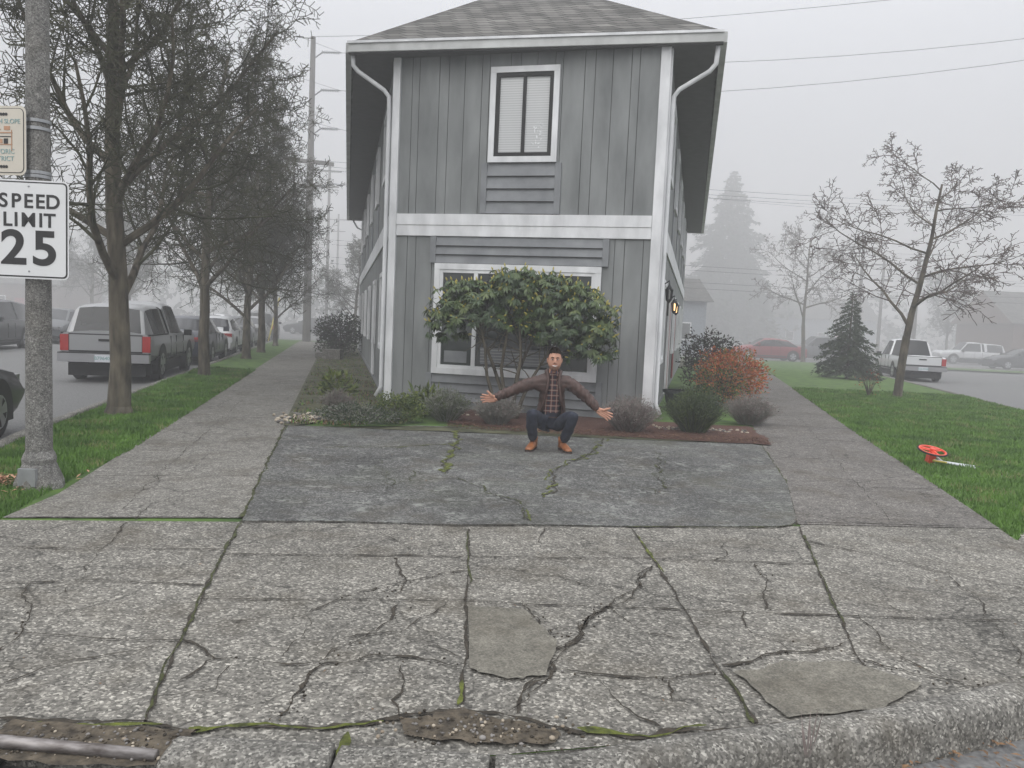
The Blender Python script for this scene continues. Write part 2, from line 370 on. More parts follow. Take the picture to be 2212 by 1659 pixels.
while y<42: J([(R1(y+.1),y+.1),(R2(y-.1),y-.1)],.035,'crack',.003); y+=1.6
J([(-2.85,5.6),(-3.7,9.2),(-4.7,13.5)],.014,'crack',.02); J([(3.2,6.3),(4.3,10.4),(5.3,14)],.012,'crack',.02)
cr=[[(-1.45,3.37),(-1.22,3.22),(-1.04,3.22),(-.78,3.22),(-.67,3.37),(-.55,3.77),(-.52,3.93)],[(-.78,3.22),(-.78,2.87),(-.81,2.73)],
[(-.88,4.03),(-.68,4.12),(-.5,4.34),(-.23,4.54)],[(.93,4.79),(.69,4.22),(.47,3.86),(.29,3.5),(.2,3.16),(.1,3.03),(.03,2.87)],
[(-.77,3.2),(-.58,3.31),(-.18,3.25)],[(.11,4.01),(.22,3.65),(.38,3.61),(.54,4.06)],[(.16,3.24),(.44,3.2),(.74,3.21),(.96,3.27)],
[(1.0,3.37),(1.36,3.56),(1.7,3.67)],[(1.66,3.48),(1.84,3.41),(2.02,3.24),(2.2,3.3)],[(1.67,4.94),(1.59,4.57),(1.43,4.10)],[(-.7,4.75),(-.57,4.29),(-.59,4.06)],
[(-2.55,3.99),(-2.28,3.6),(-2.12,3.15)],[(-1.96,2.92),(-1.83,3.09),(-1.54,3.31)],[(-2.27,3.85),(-2.44,4.46),(-2.72,5.81)],
[(2.87,4.92),(2.79,4.48),(2.66,4.04),(2.46,3.51)],[(1.93,4.09),(1.92,3.56),(1.98,3.28)],[(2.17,5.56),(2.62,5.28),(2.96,5.02)],
[(-.42,3.23),(-.41,2.91),(-.37,2.78)],[(-1.10,3.16),(-1.1,2.92),(-1.33,2.86)],[(-.16,3.35),(-.38,3.5),(-.6,3.55)],[(.45,3.18),(.5,2.95),(.62,2.8)],
[(.7,3.2),(.66,3.0)],[(1.3,4.05),(1.25,3.75),(1.36,3.56)],[(-1.2,3.22),(-1.3,3.0)],[(-1.05,3.9),(-.9,3.6),(-.95,3.25)],[(-.6,4.9),(-.9,5.3)],[(1.4,4.95),(1.6,5.4)],
[(-.2,4.4),(.3,4.5),(.69,4.22)],[(.54,4.06),(.7,3.7),(.98,3.6)],[(-.9,3.4),(-.5,3.6),(-.3,4.0)],[(-1.3,3.6),(-1.0,3.75),(-.85,4.0)],[(.3,5.6),(.25,5.2),(.5,4.95)]]
for i,p in enumerate(cr): J(p,.024 if i<12 else .014,'crack',.028)
J(cr[3],.024,'crack',.03); J([(.4,3.8),(.29,3.5),(.2,3.16),(.1,3.03)],.03,'crack',.03,.0135)
J([(-1.79,2.66),(-1.69,2.66),(-1.44,2.63),(-1.29,2.66),(-1.06,2.64),(-.84,2.66),(-.62,2.68),(-.4,2.77),(-.14,2.89),(.04,2.85),(.3,2.73),(.56,2.73),(1.12,2.88)],.055,'crack',.02)
for p in ([(-1.1,2.65),(-.84,2.67),(-.62,2.68),(-.42,2.74)],[(.3,2.73),(.56,2.74),(.8,2.8)],[(-.14,2.89),(-.15,3.1)],[(-1.66,2.64),(-1.44,2.62),(-1.2,2.64)],[(-.55,2.66),(-.545,2.5)]): J(p,.045,'moss',.02,.0155)
for p,w in (([(-.75,10.57),(-.63,9.37),(-.66,8.09),(-.62,7.47)],.10),([(1.28,10.3),(.93,8.93),(.46,7.83),(.45,7.15),(.34,6.55)],.06),([(-.63,9.37),(-1.29,8.84),(-2.09,8.62)],.04),
  ([(1.84,9.33),(1.54,7.83),(1.5,7.16)],.03),([(-.62,7.47),(.14,6.18),(.17,5.75)],.024),([(.9,7.9),(1.4,6.9)],.018),([(-1.4,8.0),(-1.0,6.6)],.018),([(-.9,7.6),(-.9,7.0),(-1.3,6.6)],.02)):
    J(p,w*.5,'crack',.03,.0225); J(p,w,'moss' if w>.035 else 'mossdk',.05,.024)
J([(.15,6.1),(.17,5.72)],.05,'moss',.02,.025)
g.build('pavement_cracks')
def blob(g,pts,z,k,jit=.03,sub=6):
    out=[]
    n=len(pts)
    for i in range(n):
        a=V((*pts[i],0));b=V((*pts[(i+1)%n],0))
        for j in range(sub):
            p=a.lerp(b,j/sub); out.append((p.x+R.uniform(-jit,jit),p.y+R.uniform(-jit,jit)))
    g.flat(out,z,k)
g=MB()
blob(g,[(-.17,3.95),(.11,3.92),(.27,3.55),(.19,3.18),(.04,3.12),(-.14,3.22)],.0165,'patchc',.012)
blob(g,[(1.04,3.28),(1.3,3.42),(1.62,3.46),(1.85,3.25),(1.54,3.0),(1.13,2.91)],.0165,'patchc',.014)
g.build('cement_patch')
g=MB()
blob(g,[(-.36,2.76),(-.25,2.80),(-.14,2.87),(-.02,2.80),(.1,2.78),(.24,2.71),(.20,2.64),(.0,2.62),(-.2,2.63),(-.34,2.65)],.0185,'soil',.012,6)
blob(g,[(-1.72,2.64),(-1.44,2.63),(-1.06,2.63),(-1.08,2.57),(-1.12,2.40),(-1.36,2.38),(-1.8,2.42)],.0185,'soil',.012)
g.build('bare_soil')
g=MB()
def pebble(x,y,z,r,k):
    sx=R.uniform(.7,1.3)
    g.ball((x,y,z+r*.4),(r*sx,r/sx,r*.65),k,7,5,fn=lambda q:q*(1+.15*noise.noise(q*1.7+V((x,y,0)))))
for i in range(420):
    x,y=(R.gauss(-.05,.16),R.gauss(2.71,.05)) if R.random()<.5 else (R.uniform(-1.7,-1.1),R.uniform(2.42,2.62))
    pebble(x,y,.018,R.choice([.003,.004,.006,.008]),R.choice(['peb','peb','crack','soil','soil','soil','stone']))
for i in range(260):
    s=R.choice(cr[:12]); q=R.randrange(len(s)-1); t=R.random(); x=s[q][0]*(1-t)+s[q+1][0]*t; y=s[q][1]*(1-t)+s[q+1][1]*t
    pebble(x+R.gauss(0,.03),y+R.gauss(0,.03),.006,R.choice([.003,.004,.006]),R.choice(['peb','crack','soil']))
pebble(.2,2.66,.02,.012,'stone'); pebble(-.42,2.62,.02,.010,'stone'); pebble(-.05,2.64,.02,.013,'peb')
g.build('gravel',smooth=True)
def kerbseg(path,name,w=.17,top=.03,seed=0):
    g=MB()
    P=[V((a[0],a[1],0)) for a in path]; Q=[]
    for a,b in zip(P[:-1],P[1:]):
        n=max(1,int((b-a).length/.018))
        for i in range(n): Q.append(a.lerp(b,i/n))
    Q.append(P[-1])
    prof=[(0,-.1),(0,.0),(.012,top*.8),(.04,top),(w*.35,top),(w*.5,top),(w*.62,top*.95),(w*.75,top*.8),(w*.86,top*.5),(w*.93,top*.1),(w,-.04),(w+.008,-.09),(w+.015,-.14)]
    vs=[];fs=[];m=len(prof)
    for i,p in enumerate(Q):
        d=(Q[min(i+3,len(Q)-1)]-Q[max(i-3,0)]).normalized(); nn=V((d.y,-d.x,0))
        for (o,z) in prof:
            q=p+nn*o+V((0,0,z))
            f=noise.noise(q*5+V((seed,0,0)))*.006+noise.noise(q*22)*.0022
            vs.append(q+V((0,0,f))+nn*f)
    for i in range(len(Q)-1):
        for j in range(m-1): fs.append((i*m+j,(i+1)*m+j,(i+1)*m+j+1,i*m+j+1))
    fs.append(tuple(range(m))); fs.append(tuple((len(Q)-1)*m+j for j in range(m-1,-1,-1)))
    g.add(vs,fs,'kerb'); return g.build(name,smooth=True)
kerbseg([(-1.10,2.575),(-.8,2.57),(-.56,2.575)],'kerb_stone',w=.2,top=.035,seed=1)
kerbseg([(-.535,2.57),(-.3,2.565),(-.02,2.55)],'kerb_stone',w=.2,top=.03,seed=5)
kerbseg([(-2.2,2.8),(-1.95,2.66),(-1.72,2.6)],'kerb_stone',w=.12,top=.02,seed=9)
kerbseg([(0.0,2.55),(.12,2.55),(.25,2.575),(.4,2.63),(.56,2.69),(.84,2.775),(1.12,2.86),(1.4,2.95),(1.66,3.05),(2.0,3.19),(2.35,3.35),(2.8,3.62),(3.3,3.96),(3.85,4.44),(4.4,5.0),(5.8,6.8),(7.6,9.3),(9.6,12.4),(11.2,15.3),(R3(18),18),(R3(46),46)],'kerb',w=.155,top=.035,seed=3)
kerbseg([(L3(46),46),(-5.6,9.0),(-5.1,7.4),(-4.4,5.6),(-3.6,4.1),(-2.75,3.1),(-2.3,2.85)],'kerb',w=.16,top=.03,seed=4)
g=MB(); g.tube([(-2.3,2.53,.03),(-1.67,2.47,.035),(-1.12,2.435,.03)],[.022,.022,.02],'rust',10); g.build('metal_pipe',smooth=True)
g=MB()
for i in range(700):
    x=R.uniform(.9,3.4); y=2.55+.47*(x-.7)-abs(R.gauss(0,.22))
    p=V((x,y,-.122+R.uniform(0,.02))); a=R.uniform(0,6.28)
    g.leaf(p,V((math.cos(a),math.sin(a),R.uniform(-.1,.3))).normalized(),V((0,0,1)),R.uniform(.015,.05),R.uniform(.006,.02),'lit')
for i in range(140):
    x=R.uniform(-3,3.5); y=R.uniform(2.8,9.5); a=R.uniform(0,6.28)
    if not (L2(y)<x<R2(y)): continue
    g.leaf(V((x,y,.021)),V((math.cos(a),math.sin(a),R.uniform(0,.2))).normalized(),V((0,0,1)),R.uniform(.008,.03),R.uniform(.004,.012),R.choice(['lit','crack','lit']))
g.build('leaf_litter')
g=MB()
for i in range(9):
    g.leaf(V((1.12+R.uniform(-.02,.02),2.64,.0)),V((R.uniform(-.4,.2),R.uniform(-.3,.3),1)).normalized(),V((0,-1,0)),R.uniform(.1,.26),.005,'lav2')
g.build('dry_weed')

# ------------------------------------------------------------ grass
def inside(p,poly):
    c=False; n=len(poly); j=n-1
    for i in range(n):
        xi,yi=poly[i];xj,yj=poly[j]
        if (yi>p[1])!=(yj>p[1]) and p[0]<(xj-xi)*(p[1]-yi)/(yj-yi)+xi: c=not c
        j=i
    return c
def grass(name,poly,count,hmin,hmax,near):
    g=MB(); xs=[p[0] for p in poly]; ys=[p[1] for p in poly]; ks=['g1','g1','g1','g2','g3']
    y0,y1=min(ys),max(ys); k=0; tries=0
    while k<count and tries<count*12:
        tries+=1
        t=R.random()**near; y=y0+(y1-y0)*t; x=R.uniform(min(xs),max(xs))
        if not inside((x,y),poly): continue
        k+=1; d=V((R.uniform(-.6,.6),R.uniform(-.6,.6),1)).normalized()
        h=R.uniform(hmin,hmax)*(1+.5*noise.noise(V((x*1.5,y*1.5,0))))*(1+.04*(y-5)); w=.004+.0011*(y-4)
        a=R.uniform(0,3.14); s=V((math.cos(a),math.sin(a),0))*w; p=V((x,y,0))
        kk='g3' if noise.noise(V((x*2,y*2,5)))>.25 and R.random()<.4 else R.choice(ks[:4])
        g.add([p-s,p+s,p+d*h],[(0,1,2)],kk)
    g.build(name)
lp=[(-3.47,5.1),(-3.75,6.5),(-3.95,7.9),(L2(12)+.05,12),(L2(20)+.05,20),(L3(20),20),(-5.55,9.1),(-5.05,7.4),(-4.35,5.6),(-4.0,5.0)]
grass('grass',lp,42000,.03,.06,1.6)
rp=[(R2(5.9)+.0,5.85),(R2(12)-.06,12),(R2(22)-.03,22),(R3(22),22),(11.1,15.3),(9.5,12.4),(7.5,9.3),(5.7,6.8),(5.0,6.0),(4.35,6.3)]
grass('grass',rp,75000,.03,.055,1.5)
g=MB()
for i in range(260):
    a=R.uniform(0,6.28);r=abs(R.gauss(0,.22)); x=-4.2+r*math.cos(a); y=6.25+r*math.sin(a)
    g.leaf(V((x,y,.03+.05*max(0,.3-r))),V((math.cos(a*3),math.sin(a*3),R.uniform(-.2,.5))).normalized(),V((0,0,1)),.06,.02,'tan')
g.build('leaf_pile')

# ------------------------------------------------------------ house
H=empty('gray_house')
A=V((-2.21,13.6,0)); B=V((2.26,12.5,0))
T=(B-A).normalized(); W=(B-A).length; Nf=V((T.y,-T.x,0))
Tl=V((-.225,1,0)).normalized(); Nl=V((-Tl.y,Tl.x,0)); LL=22.6
Tr=V((.235,1,0)).normalized(); Nr=V((Tr.y,-Tr.x,0)); LR=23.2
def wb(g,o,t,nn,s0,s1,z0,z1,o0,o1,k): g.box(s0,s1,o0,o1,z0,z1,k,o,t,nn)
def planks(g,o,t,nn,s0,s1,z0,z1,widths,th=.018):
    wb(g,o,t,nn,s0,s1,z0,z1,-.08,0,'groove')
    s=s0;i=0
    while s<s1-.02:
        w=widths[i%len(widths)]; e=min(s+w,s1); wb(g,o,t,nn,s+.005,e-.005,z0+.001,z1-.001,-.01,th,'wall'); s=e;i+=1
def laps(g,o,t,nn,s0,s1,z0,z1,n):
    h=(z1-z0)/n
    for i in range(n):
        a=z0+i*h;b=a+h
        P=lambda s,z,q:o+t*s+nn*q+V((0,0,z))
        g.add([P(s0,a,.062),P(s1,a,.062),P(s1,b,.027),P(s0,b,.027),P(s0,a,.02),P(s1,a,.02),P(s1,b,.02),P(s0,b,.02)],[(0,1,2,3),(4,5,1,0),(4,0,3,7),(1,5,6,2)],'lap')
        g.box(s0+.002,s1-.002,.03,.0625,a-.008,a-.001,'groove',o,t,nn)
wds=[.30,.16,.30,.24,.20]
g=MB()
planks(g,A,T,Nf,.0,W,.12,2.95,wds); planks(g,A,T,Nf,0,W,3.33,5.96,[.30,.13,.36,.17,.28])
wb(g,A,T,Nf,.0,W,-.02,.12,-.08,.03,'lap')
for (o,t,nn,LN) in ((A,Tl,Nl,LL),(B,Tr,Nr,LR)):
    planks(g,o,t,nn,0,LN,.12,2.95,[.4,.2,.4]); planks(g,o,t,nn,0,LN,3.33,5.96,[.4,.2,.4])
    wb(g,o,t,nn,0,LN,-.02,.12,-.08,.03,'lap')
Bk1=A+Tl*LL; Bk2=B+Tr*LR
g.poly([Bk1,Bk2,Bk2+V((0,0,5.96)),Bk1+V((0,0,5.96))],'wall')
laps(g,A,T,Nf,1.70,2.86,3.34,4.17,4); laps(g,A,T,Nf,.84,3.71,2.50,2.945,3); laps(g,A,T,Nf,.84,3.71,.14,.60,3)
for s0 in (1.60,2.862): wb(g,A,T,Nf,s0,s0+.1,3.34,4.17,.019,.065,'lap')
for s0 in (.74,3.712): wb(g,A,T,Nf,s0,s0+.10,2.50,2.945,.019,.065,'lap'); wb(g,A,T,Nf,s0,s0+.10,.14,.60,.019,.065,'lap')
g.build('walls',H)
g=MB()
wb(g,A,T,Nf,.10,W-.13,2.955,3.13,.02,.055,'white'); wb(g,A,T,Nf,.10,W-.13,3.14,3.325,.02,.065,'white')
wb(g,A,T,Nf,.10,W-.13,3.128,3.142,.0,.05,'gutter')
wb(g,A,T,Nf,-.03,.095,.05,5.95,.02,.07,'white'); wb(g,A,T,Nf,W-.125,W+.03,.02,5.95,.02,.07,'white')
for (o,t,nn,LN) in ((A,Tl,Nl,LL),(B,Tr,Nr,LR)):
    wb(g,o,t,nn,.0,.16,.04,5.94,.02,.055,'white')
    wb(g,o,t,nn,.17,LN,2.955,3.325,.02,.05,'white')
    wb(g,o,t,nn,LN-.15,LN,.05,2.95,.02,.055,'white')
def window(g,o,t,nn,s0,s1,z0,z1,tw,frame,pane,mull,fw=.05):
    wb(g,o,t,nn,s0,s1,z1-tw,z1,.03,.085,'white'); wb(g,o,t,nn,s0,s1,z0,z0+tw,.03,.085,'white')
    wb(g,o,t,nn,s0,s0+tw,z0+tw+.001,z1-tw-.001,.03,.082,'white'); wb(g,o,t,nn,s1-tw,s1,z0+tw+.001,z1-tw-.001,.03,.082,'white')
    a,b,c,d=s0+tw+.001,s1-tw-.001,z0+tw+.001,z1-tw-.001
    wb(g,o,t,nn,a,b,d-fw,d,.028,.07,frame); wb(g,o,t,nn,a,b,c,c+fw,.028,.07,frame)
    wb(g,o,t,nn,a,a+fw,c+fw,d-fw,.028,.069,frame); wb(g,o,t,nn,b-fw,b,c+fw,d-fw,.028,.069,frame)
    wb(g,o,t,nn,a+fw,b-fw,c+fw,d-fw,.022,.034,pane)
    for f,w in mull:
        s=a+(b-a)*f; wb(g,o,t,nn,s-w/2,s+w/2,c+fw,d-fw,.0345,.066,frame)
g2=MB()
window(g2,A,T,Nf,1.707,2.873,4.18,5.73,.095,'blk','blinds',[(.5,.055)],.065)
for i in range(26):
    q=A+T*R.uniform(2.48,2.68)+Nf*.036+V((0,0,R.uniform(4.42,4.85))); g2.leaf(q,V((R.uniform(-1,1),0,R.uniform(-1,1))).normalized(),Nf,R.uniform(.03,.08),.03,'white',0)
window(g2,A,T,Nf,.837,3.71,.60,2.49,.10,'white','glass',[(.24,.07),(.76,.07)],.055)
wb(g2,A,T,Nf,1.05,1.46,.80,1.0,.0345,.037,'lap'); wb(g2,A,T,Nf,1.7,2.9,.80,1.08,.0345,.037,'lap')
for i in range(5): wb(g2,A,T,Nf,1.7,2.9,.84+i*.05,.848+i*.05,.0372,.039,'gutter')
for i in range(6):
    s=1.2+i*3.5
    for (o,t,nn) in ((A,Tl,Nl),(B,Tr,Nr)):
        window(g2,o,t,nn,s,s+1.1,4.15,5.45,.09,'white','glass',[(.5,.04)],.04)
        if not (t==Tr and i==1): window(g2,o,t,nn,s,s+1.1,.9,2.4,.09,'white','glass',[(.5,.04)],.04)
        wb(g2,o,t,nn,s,s+1.1,3.36,4.13,.02,.04,'lap')
wb(g2,B,Tr,Nr,4.9,5.8,.15,2.15,.03,.06,'door'); wb(g2,B,Tr,Nr,4.8,4.89,.1,2.25,.03,.08,'white'); wb(g2,B,Tr,Nr,5.81,5.9,.1,2.25,.03,.08,'white')
wb(g2,B,Tr,Nr,9.9,10.8,.15,2.15,.03,.06,'door'); wb(g2,A,Tl,Nl,5.0,5.9,.15,2.2,.03,.07,'white')
g2.build('windows',H); g.build('trim',H)
g=MB()
FL,FR,BR,BL=V((-3.0,13.4,6.13)),V((3.02,12.2,6.13)),V((8.3,35.2,6.13)),V((-7.9,36,6.13)); RA,RB=V((.12,16.6,8.62)),V((.2,31.5,9.1))
g.poly([FL,FR,RA],'roof'); g.poly([FR,BR,RB],'roof'); g.poly([FR,RB,RA],'roof'); g.poly([BR,BL,RB],'roof'); g.poly([BL,FL,RA],'roof'); g.poly([BL,RA,RB],'roof')
g.build('roof',H)
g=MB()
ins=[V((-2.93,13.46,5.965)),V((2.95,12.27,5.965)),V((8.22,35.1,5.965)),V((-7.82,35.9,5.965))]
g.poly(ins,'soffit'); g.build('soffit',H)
g=MB()
def beam(a,b,z0,z1,w0,w1,k):
    d=(b-a); L_=d.length; d=V((d.x,d.y,0)).normalized(); nn=V((d.y,-d.x,0)); g.box(0,L_,w0,w1,z0,z1,k,V((a.x,a.y,0)),d,nn)
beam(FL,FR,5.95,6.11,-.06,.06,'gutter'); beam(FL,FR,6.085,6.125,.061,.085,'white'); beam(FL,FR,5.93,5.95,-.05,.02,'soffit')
beam(FR,BR,5.955,6.115,-.045,.055,'gutter'); beam(BL,FL,5.955,6.115,-.045,.055,'gutter'); beam(BR,BL,5.95,6.11,-.05,.05,'gutter')
g.build('gutters',H)
g=MB()
g.tube([(-2.95,13.5,5.98),(-2.94,13.5,5.78),(-2.86,13.52,5.69),(-2.42,13.6,5.42),(-2.34,13.63,5.32),(-2.33,13.64,5.1),(-2.33,13.64,.3),(-2.42,13.62,.12)],.038,'white',8)
g.tube([(2.97,12.3,5.98),(2.96,12.35,5.68),(2.88,12.4,5.58),(2.46,12.6,5.34),(2.39,12.63,5.24),(2.38,12.64,5.0),(2.38,12.64,.3),(2.45,12.6,.12)],.038,'white',8)
g.tube([(-7.6,35.6,5.95),(-7.4,35.7,5.6),(-7.0,35.4,5.4),(-7.0,35.4,.2)],.04,'white',6)
g.build('downspouts',H,smooth=True)
def lantern(p,parent,lit):
    g=MB(); g.box(-.02,.02,-.02,.02,-.22,.22,'blk',p); q=p+Nr*.14
    g.tube([p+V((0,0,.12)),q+V((0,0,.22)),q+V((0,0,.15))],.012,'blk',5); g.tube([q+V((0,0,.15)),q+V((0,0,.08)),q+V((0,0,.07))],[.01,.06,.07],'blk',6)
    g.tube([q+V((0,0,.05)),q+V((0,0,-.10))],[.026,.022],'lamp' if lit else 'lampoff',6); g.tube([q+V((0,0,-.12)),q+V((0,0,-.17))],[.05,.01],'blk',6)
    for j in range(6):
        a=j*math.pi/3; e=V((math.cos(a),math.sin(a),0)); g.tube([q+e*.062+V((0,0,.07)),q+e*.042+V((0,0,-.12))],.010,'blk',4)
    g.build('wall_lantern',parent)
for s,z,l in ((1.0,2.15,0),(4.5,2.05,1),(6.2,2.05,1)): lantern(B+Tr*s+Nr*.03+V((0,0,z)),H,l)

# ------------------------------------------------------------ pole + signs
P=empty('street_light_pole',(-3.84,6.22,0))
g=MB(); g.tube([(0,0,0.3),(0,0,2),(0,0,4),(0,0,7)],[.098,.09,.08,.068],'pole',20); 
g.tube([(0,0,0),(0,0,.05),(0,0,.09),(0,0,.2),(0,0,.24),(0,0,.27),(0,0,.31)],[.19,.185,.17,.125,.13,.12,.1],'pole',8); 
g.box(-.07,.07,-.17,-.135,.04,.18,'metal'); g.tube([(0,0,6.9),(.3,-.3,7.6),(1,-1,7.9)],.035,'metal',8); g.tube([(1,-1,7.9),(1.3,-1.3,7.88)],[.07,.12],'metal',8)
g.build('shaft',P,smooth=False)
g=MB()
for z in (2.93,2.87,2.53,2.50,1.9,2.3): g.tube([(0,0,z-.012),(0,0,z+.012)],.094,'metal',20)
g.build('straps',P)
def plate(g,cx,cz,w,h,r,y0,y1,k,kb='metal'):
    pts=[]
    for (sx,sz,a0) in ((1,1,0),(-1,1,90),(-1,-1,180),(1,-1,270)):
        for i in range(6):
            a=math.radians(a0+i*18); pts.append((cx+sx*(w/2-r)+r*math.cos(a),cz+sz*(h/2-r)+r*math.sin(a)))
    n=len(pts); vs=[(x,y0,z) for x,z in pts]+[(x,y1,z) for x,z in pts]
    g.add(vs,[tuple(range(n))],k); g.add(vs,[tuple(range(2*n-1,n-1,-1))]+[(i,(i+1)%n,n+(i+1)%n,n+i) for i in range(n)],kb)
S=empty('speed_limit_sign',(-3.84,6.105,2.075),math.radians(2))
g=MB(); plate(g,0,0,.612,.765,.04,0,.004,'signw'); plate(g,0,0,.59,.742,.033,-.002,-.0005,'signb'); plate(g,0,0,.568,.72,.026,-.0045,-.003,'signw')
for z in (.335,-.325): g.ball((0,-.006,z),(.008,.004,.008),'metal',8,6)
g.build('panel',S)
for ch,x in zip('SPEED',(-.195,-.098,-.003,.087,.185)): text(ch,.152,(x,-.006,.215),'signb',S,offset=.003)
for ch,x in zip('LIMIT',(-.165,-.098,-.003,.092,.16)): text(ch,.152,(x,-.006,.07),'signb',S,offset=.003)
text('2',.37,(-.118,-.006,-.155),'signb',S,offset=.009,sx=1.1); text('5',.37,(.122,-.006,-.155),'signb',S,offset=.009,sx=1.1)
S=empty('historic_district_sign',(-4.06,6.12,2.755),math.radians(-8))
g=MB(); plate(g,0,0,.42,.53,.05,0,.004,'cream'); plate(g,0,0,.385,.495,.04,-.002,-.0005,'signb'); plate(g,0,0,.375,.485,.036,-.0045,-.003,'cream')
for z in (.2,-.2):
    for i in range(5): g.tube([((i-2)*.022,-.006,z),((i-2)*.022,-.008,z)],[.012,.012],'signb',10)
for x,z,w,h,k in ((0,-.03,.19,.006,'tan'),(0,.06,.19,.008,'tan'),(-.09,.0,.006,.12,'tan'),(.09,.0,.006,.16,'tan'),(-.05,-.005,.03,.045,'signb'),(.04,-.005,.035,.04,'signb'),(.0,.03,.17,.006,'signb'),(-.04,.085,.07,.006,'tan'),(.05,.095,.05,.03,'tan'),(0,-.005,.02,.03,'tan')):
    g.box(x-w/2,x+w/2,-.008,-.005,z-h/2,z+h/2,k)
g.build('panel',S)
text('NORTH SLOPE',.05,(0,-.006,.145),'teal',S); text('HISTORIC',.052,(0,-.006,-.085),'teal',S); text('DISTRICT',.052,(0,-.006,-.14),'teal',S)

# ------------------------------------------------------------ bare trees
def perp(d):
    a=V((0,0,1)) if abs(d.z)<.9 else V((1,0,0)); u=d.cross(a).normalized(); return u,d.cross(u)
def grow(g,p,d,L,r,lev,mx,cfg,k):
    ns=cfg['seg'][lev]; pts=[p]; ds=[d]
    for i in range(ns):
        d=(d+rv()*cfg['wob'][lev]+V((0,0,1))*cfg['up'][lev]).normalized(); p=p+d*(L/ns); pts.append(p); ds.append(d)
    rad=[max(cfg['rmin'],r*(1-.72*i/ns)) for i in range(ns+1)]
    g.tube(pts,rad,k[0] if lev<2 else k[1],[8,6,4,3,3,3][lev],cap=False)
    if lev>=mx: return
    n=cfg['n'][lev]
    for c in range(n):
        t=(c+R.uniform(.2,1))/n; t=cfg['t0'][lev]+(1-cfg['t0'][lev])*t; x=t*ns; i=min(int(x),ns-1); q=pts[i].lerp(pts[i+1],x-i)
        u,w=perp(ds[i]); a=c*2.4+R.uniform(-.5,.5); an=math.radians(R.uniform(*cfg['ang'][lev]))
        dd=(ds[i]*math.cos(an)+(u*math.cos(a)+w*math.sin(a))*math.sin(an)).normalized()
        grow(g,q,dd,L*cfg['lr'][lev]*(1.15-.55*t)*R.uniform(.8,1.15),rad[i]*cfg['rr'],lev+1,mx,cfg,k)
def tree_mesh(kind):
    g=MB()
    if kind=='dense':
        cfg=dict(seg=[8,6,4,3,2],wob=[.05,.2,.3,.45,.5],up=[.05,.10,.08,.03,.0],rmin=.0055,n=[21,12,9,8],t0=[.03,.18,.12,.1],ang=[(35,62),(30,60),(35,75),(40,85)],lr=[.50,.46,.45,.5],rr=.48)
        g.tube([(0,0,-.05),(.0,0,.12),(.02,0,.7),(0,.0,1.3)],[.22,.155,.135,.13],'bark',12,cap=False)
        grow(g,V((0,0,1.25)),V((.02,0,1)),6.4,.13,0,4,cfg,('bark','barkm'))
    elif kind=='vase':
        cfg=dict(seg=[8,6,4,3,2],wob=[.06,.2,.35,.5,.5],up=[.05,.07,.04,.0,.0],rmin=.0065,n=[20,11,8,8],t0=[.03,.18,.12,.1],ang=[(45,75),(30,65),(35,75),(40,85)],lr=[.52,.48,.45,.5],rr=.48)
        g.tube([(0,0,-.05),(.0,0,.12),(-.03,0,.9),(0,.0,1.5)],[.18,.14,.12,.11],'bark',12,cap=False)
        grow(g,V((0,0,1.45)),V((0,0,1)),5.7,.115,0,4,cfg,('bark','barkm'))
    else:
        cfg=dict(seg=[6,6,4,3,2],wob=[.10,.2,.28,.4,.4],up=[.0,.03,.04,.03,.0],rmin=.007,n=[12,8,7,5],t0=[.06,.2,.2,.2],ang=[(48,80),(30,60),(30,65),(35,75)],lr=[.66,.5,.45,.45],rr=.52)
        g.tube([(0,0,-.05),(.0,0,.1),(.05,0,.9),(.12,.0,1.6)],[.14,.10,.09,.085],'bark',10,cap=False)
        grow(g,V((.12,0,1.55)),V((.1,0,1)),3.9,.08,0,4,cfg,('bark','barkr'))
    return g
t=tree_mesh('dense').build('bare_tree',loc=(-5.50,10.73,0),rot=.4)
t2=tree_mesh('vase').build('bare_tree',loc=(-6.99,17.4,0),rot=1.0,scale=(.95,.95,1.0))
def inst(o,name,loc,rot,sc):
    n=bpy.data.objects.new(name,o.data); n.location=loc; n.rotation_euler[2]=rot; n.scale=sc if hasattr(sc,'__len__') else (sc,)*3; C.objects.link(n); return n
inst(t,'bare_tree',(-8.75,25.2,0),2.2,(.95,.95,.85)); inst(t2,'bare_tree',(-9.75,29.7,0),4,(1.1,1.1,.95)); inst(t,'bare_tree',(-11.3,36.5,0),5,.8)
ts=tree_mesh('sparse').build('bare_tree',loc=(10.2,20.3,0),rot=.3,scale=(1.12,1.12,1.02))
inst(ts,'bare_tree',(17.6,46.8,0),2.2,(1.25,1.25,1.38)); inst(t2,'bare_tree',(-9.5,46,0),1.3,(.9,.9,.75))
inst(t,'bare_tree',(-24,48,-.1),1,1.0); inst(t2,'bare_tree',(-34,62,-.1),2,1.2); inst(t2,'bare_tree',(42,75,-.1),3,1.1); inst(ts,'bare_tree',(52,62,-.1),1,1.4)

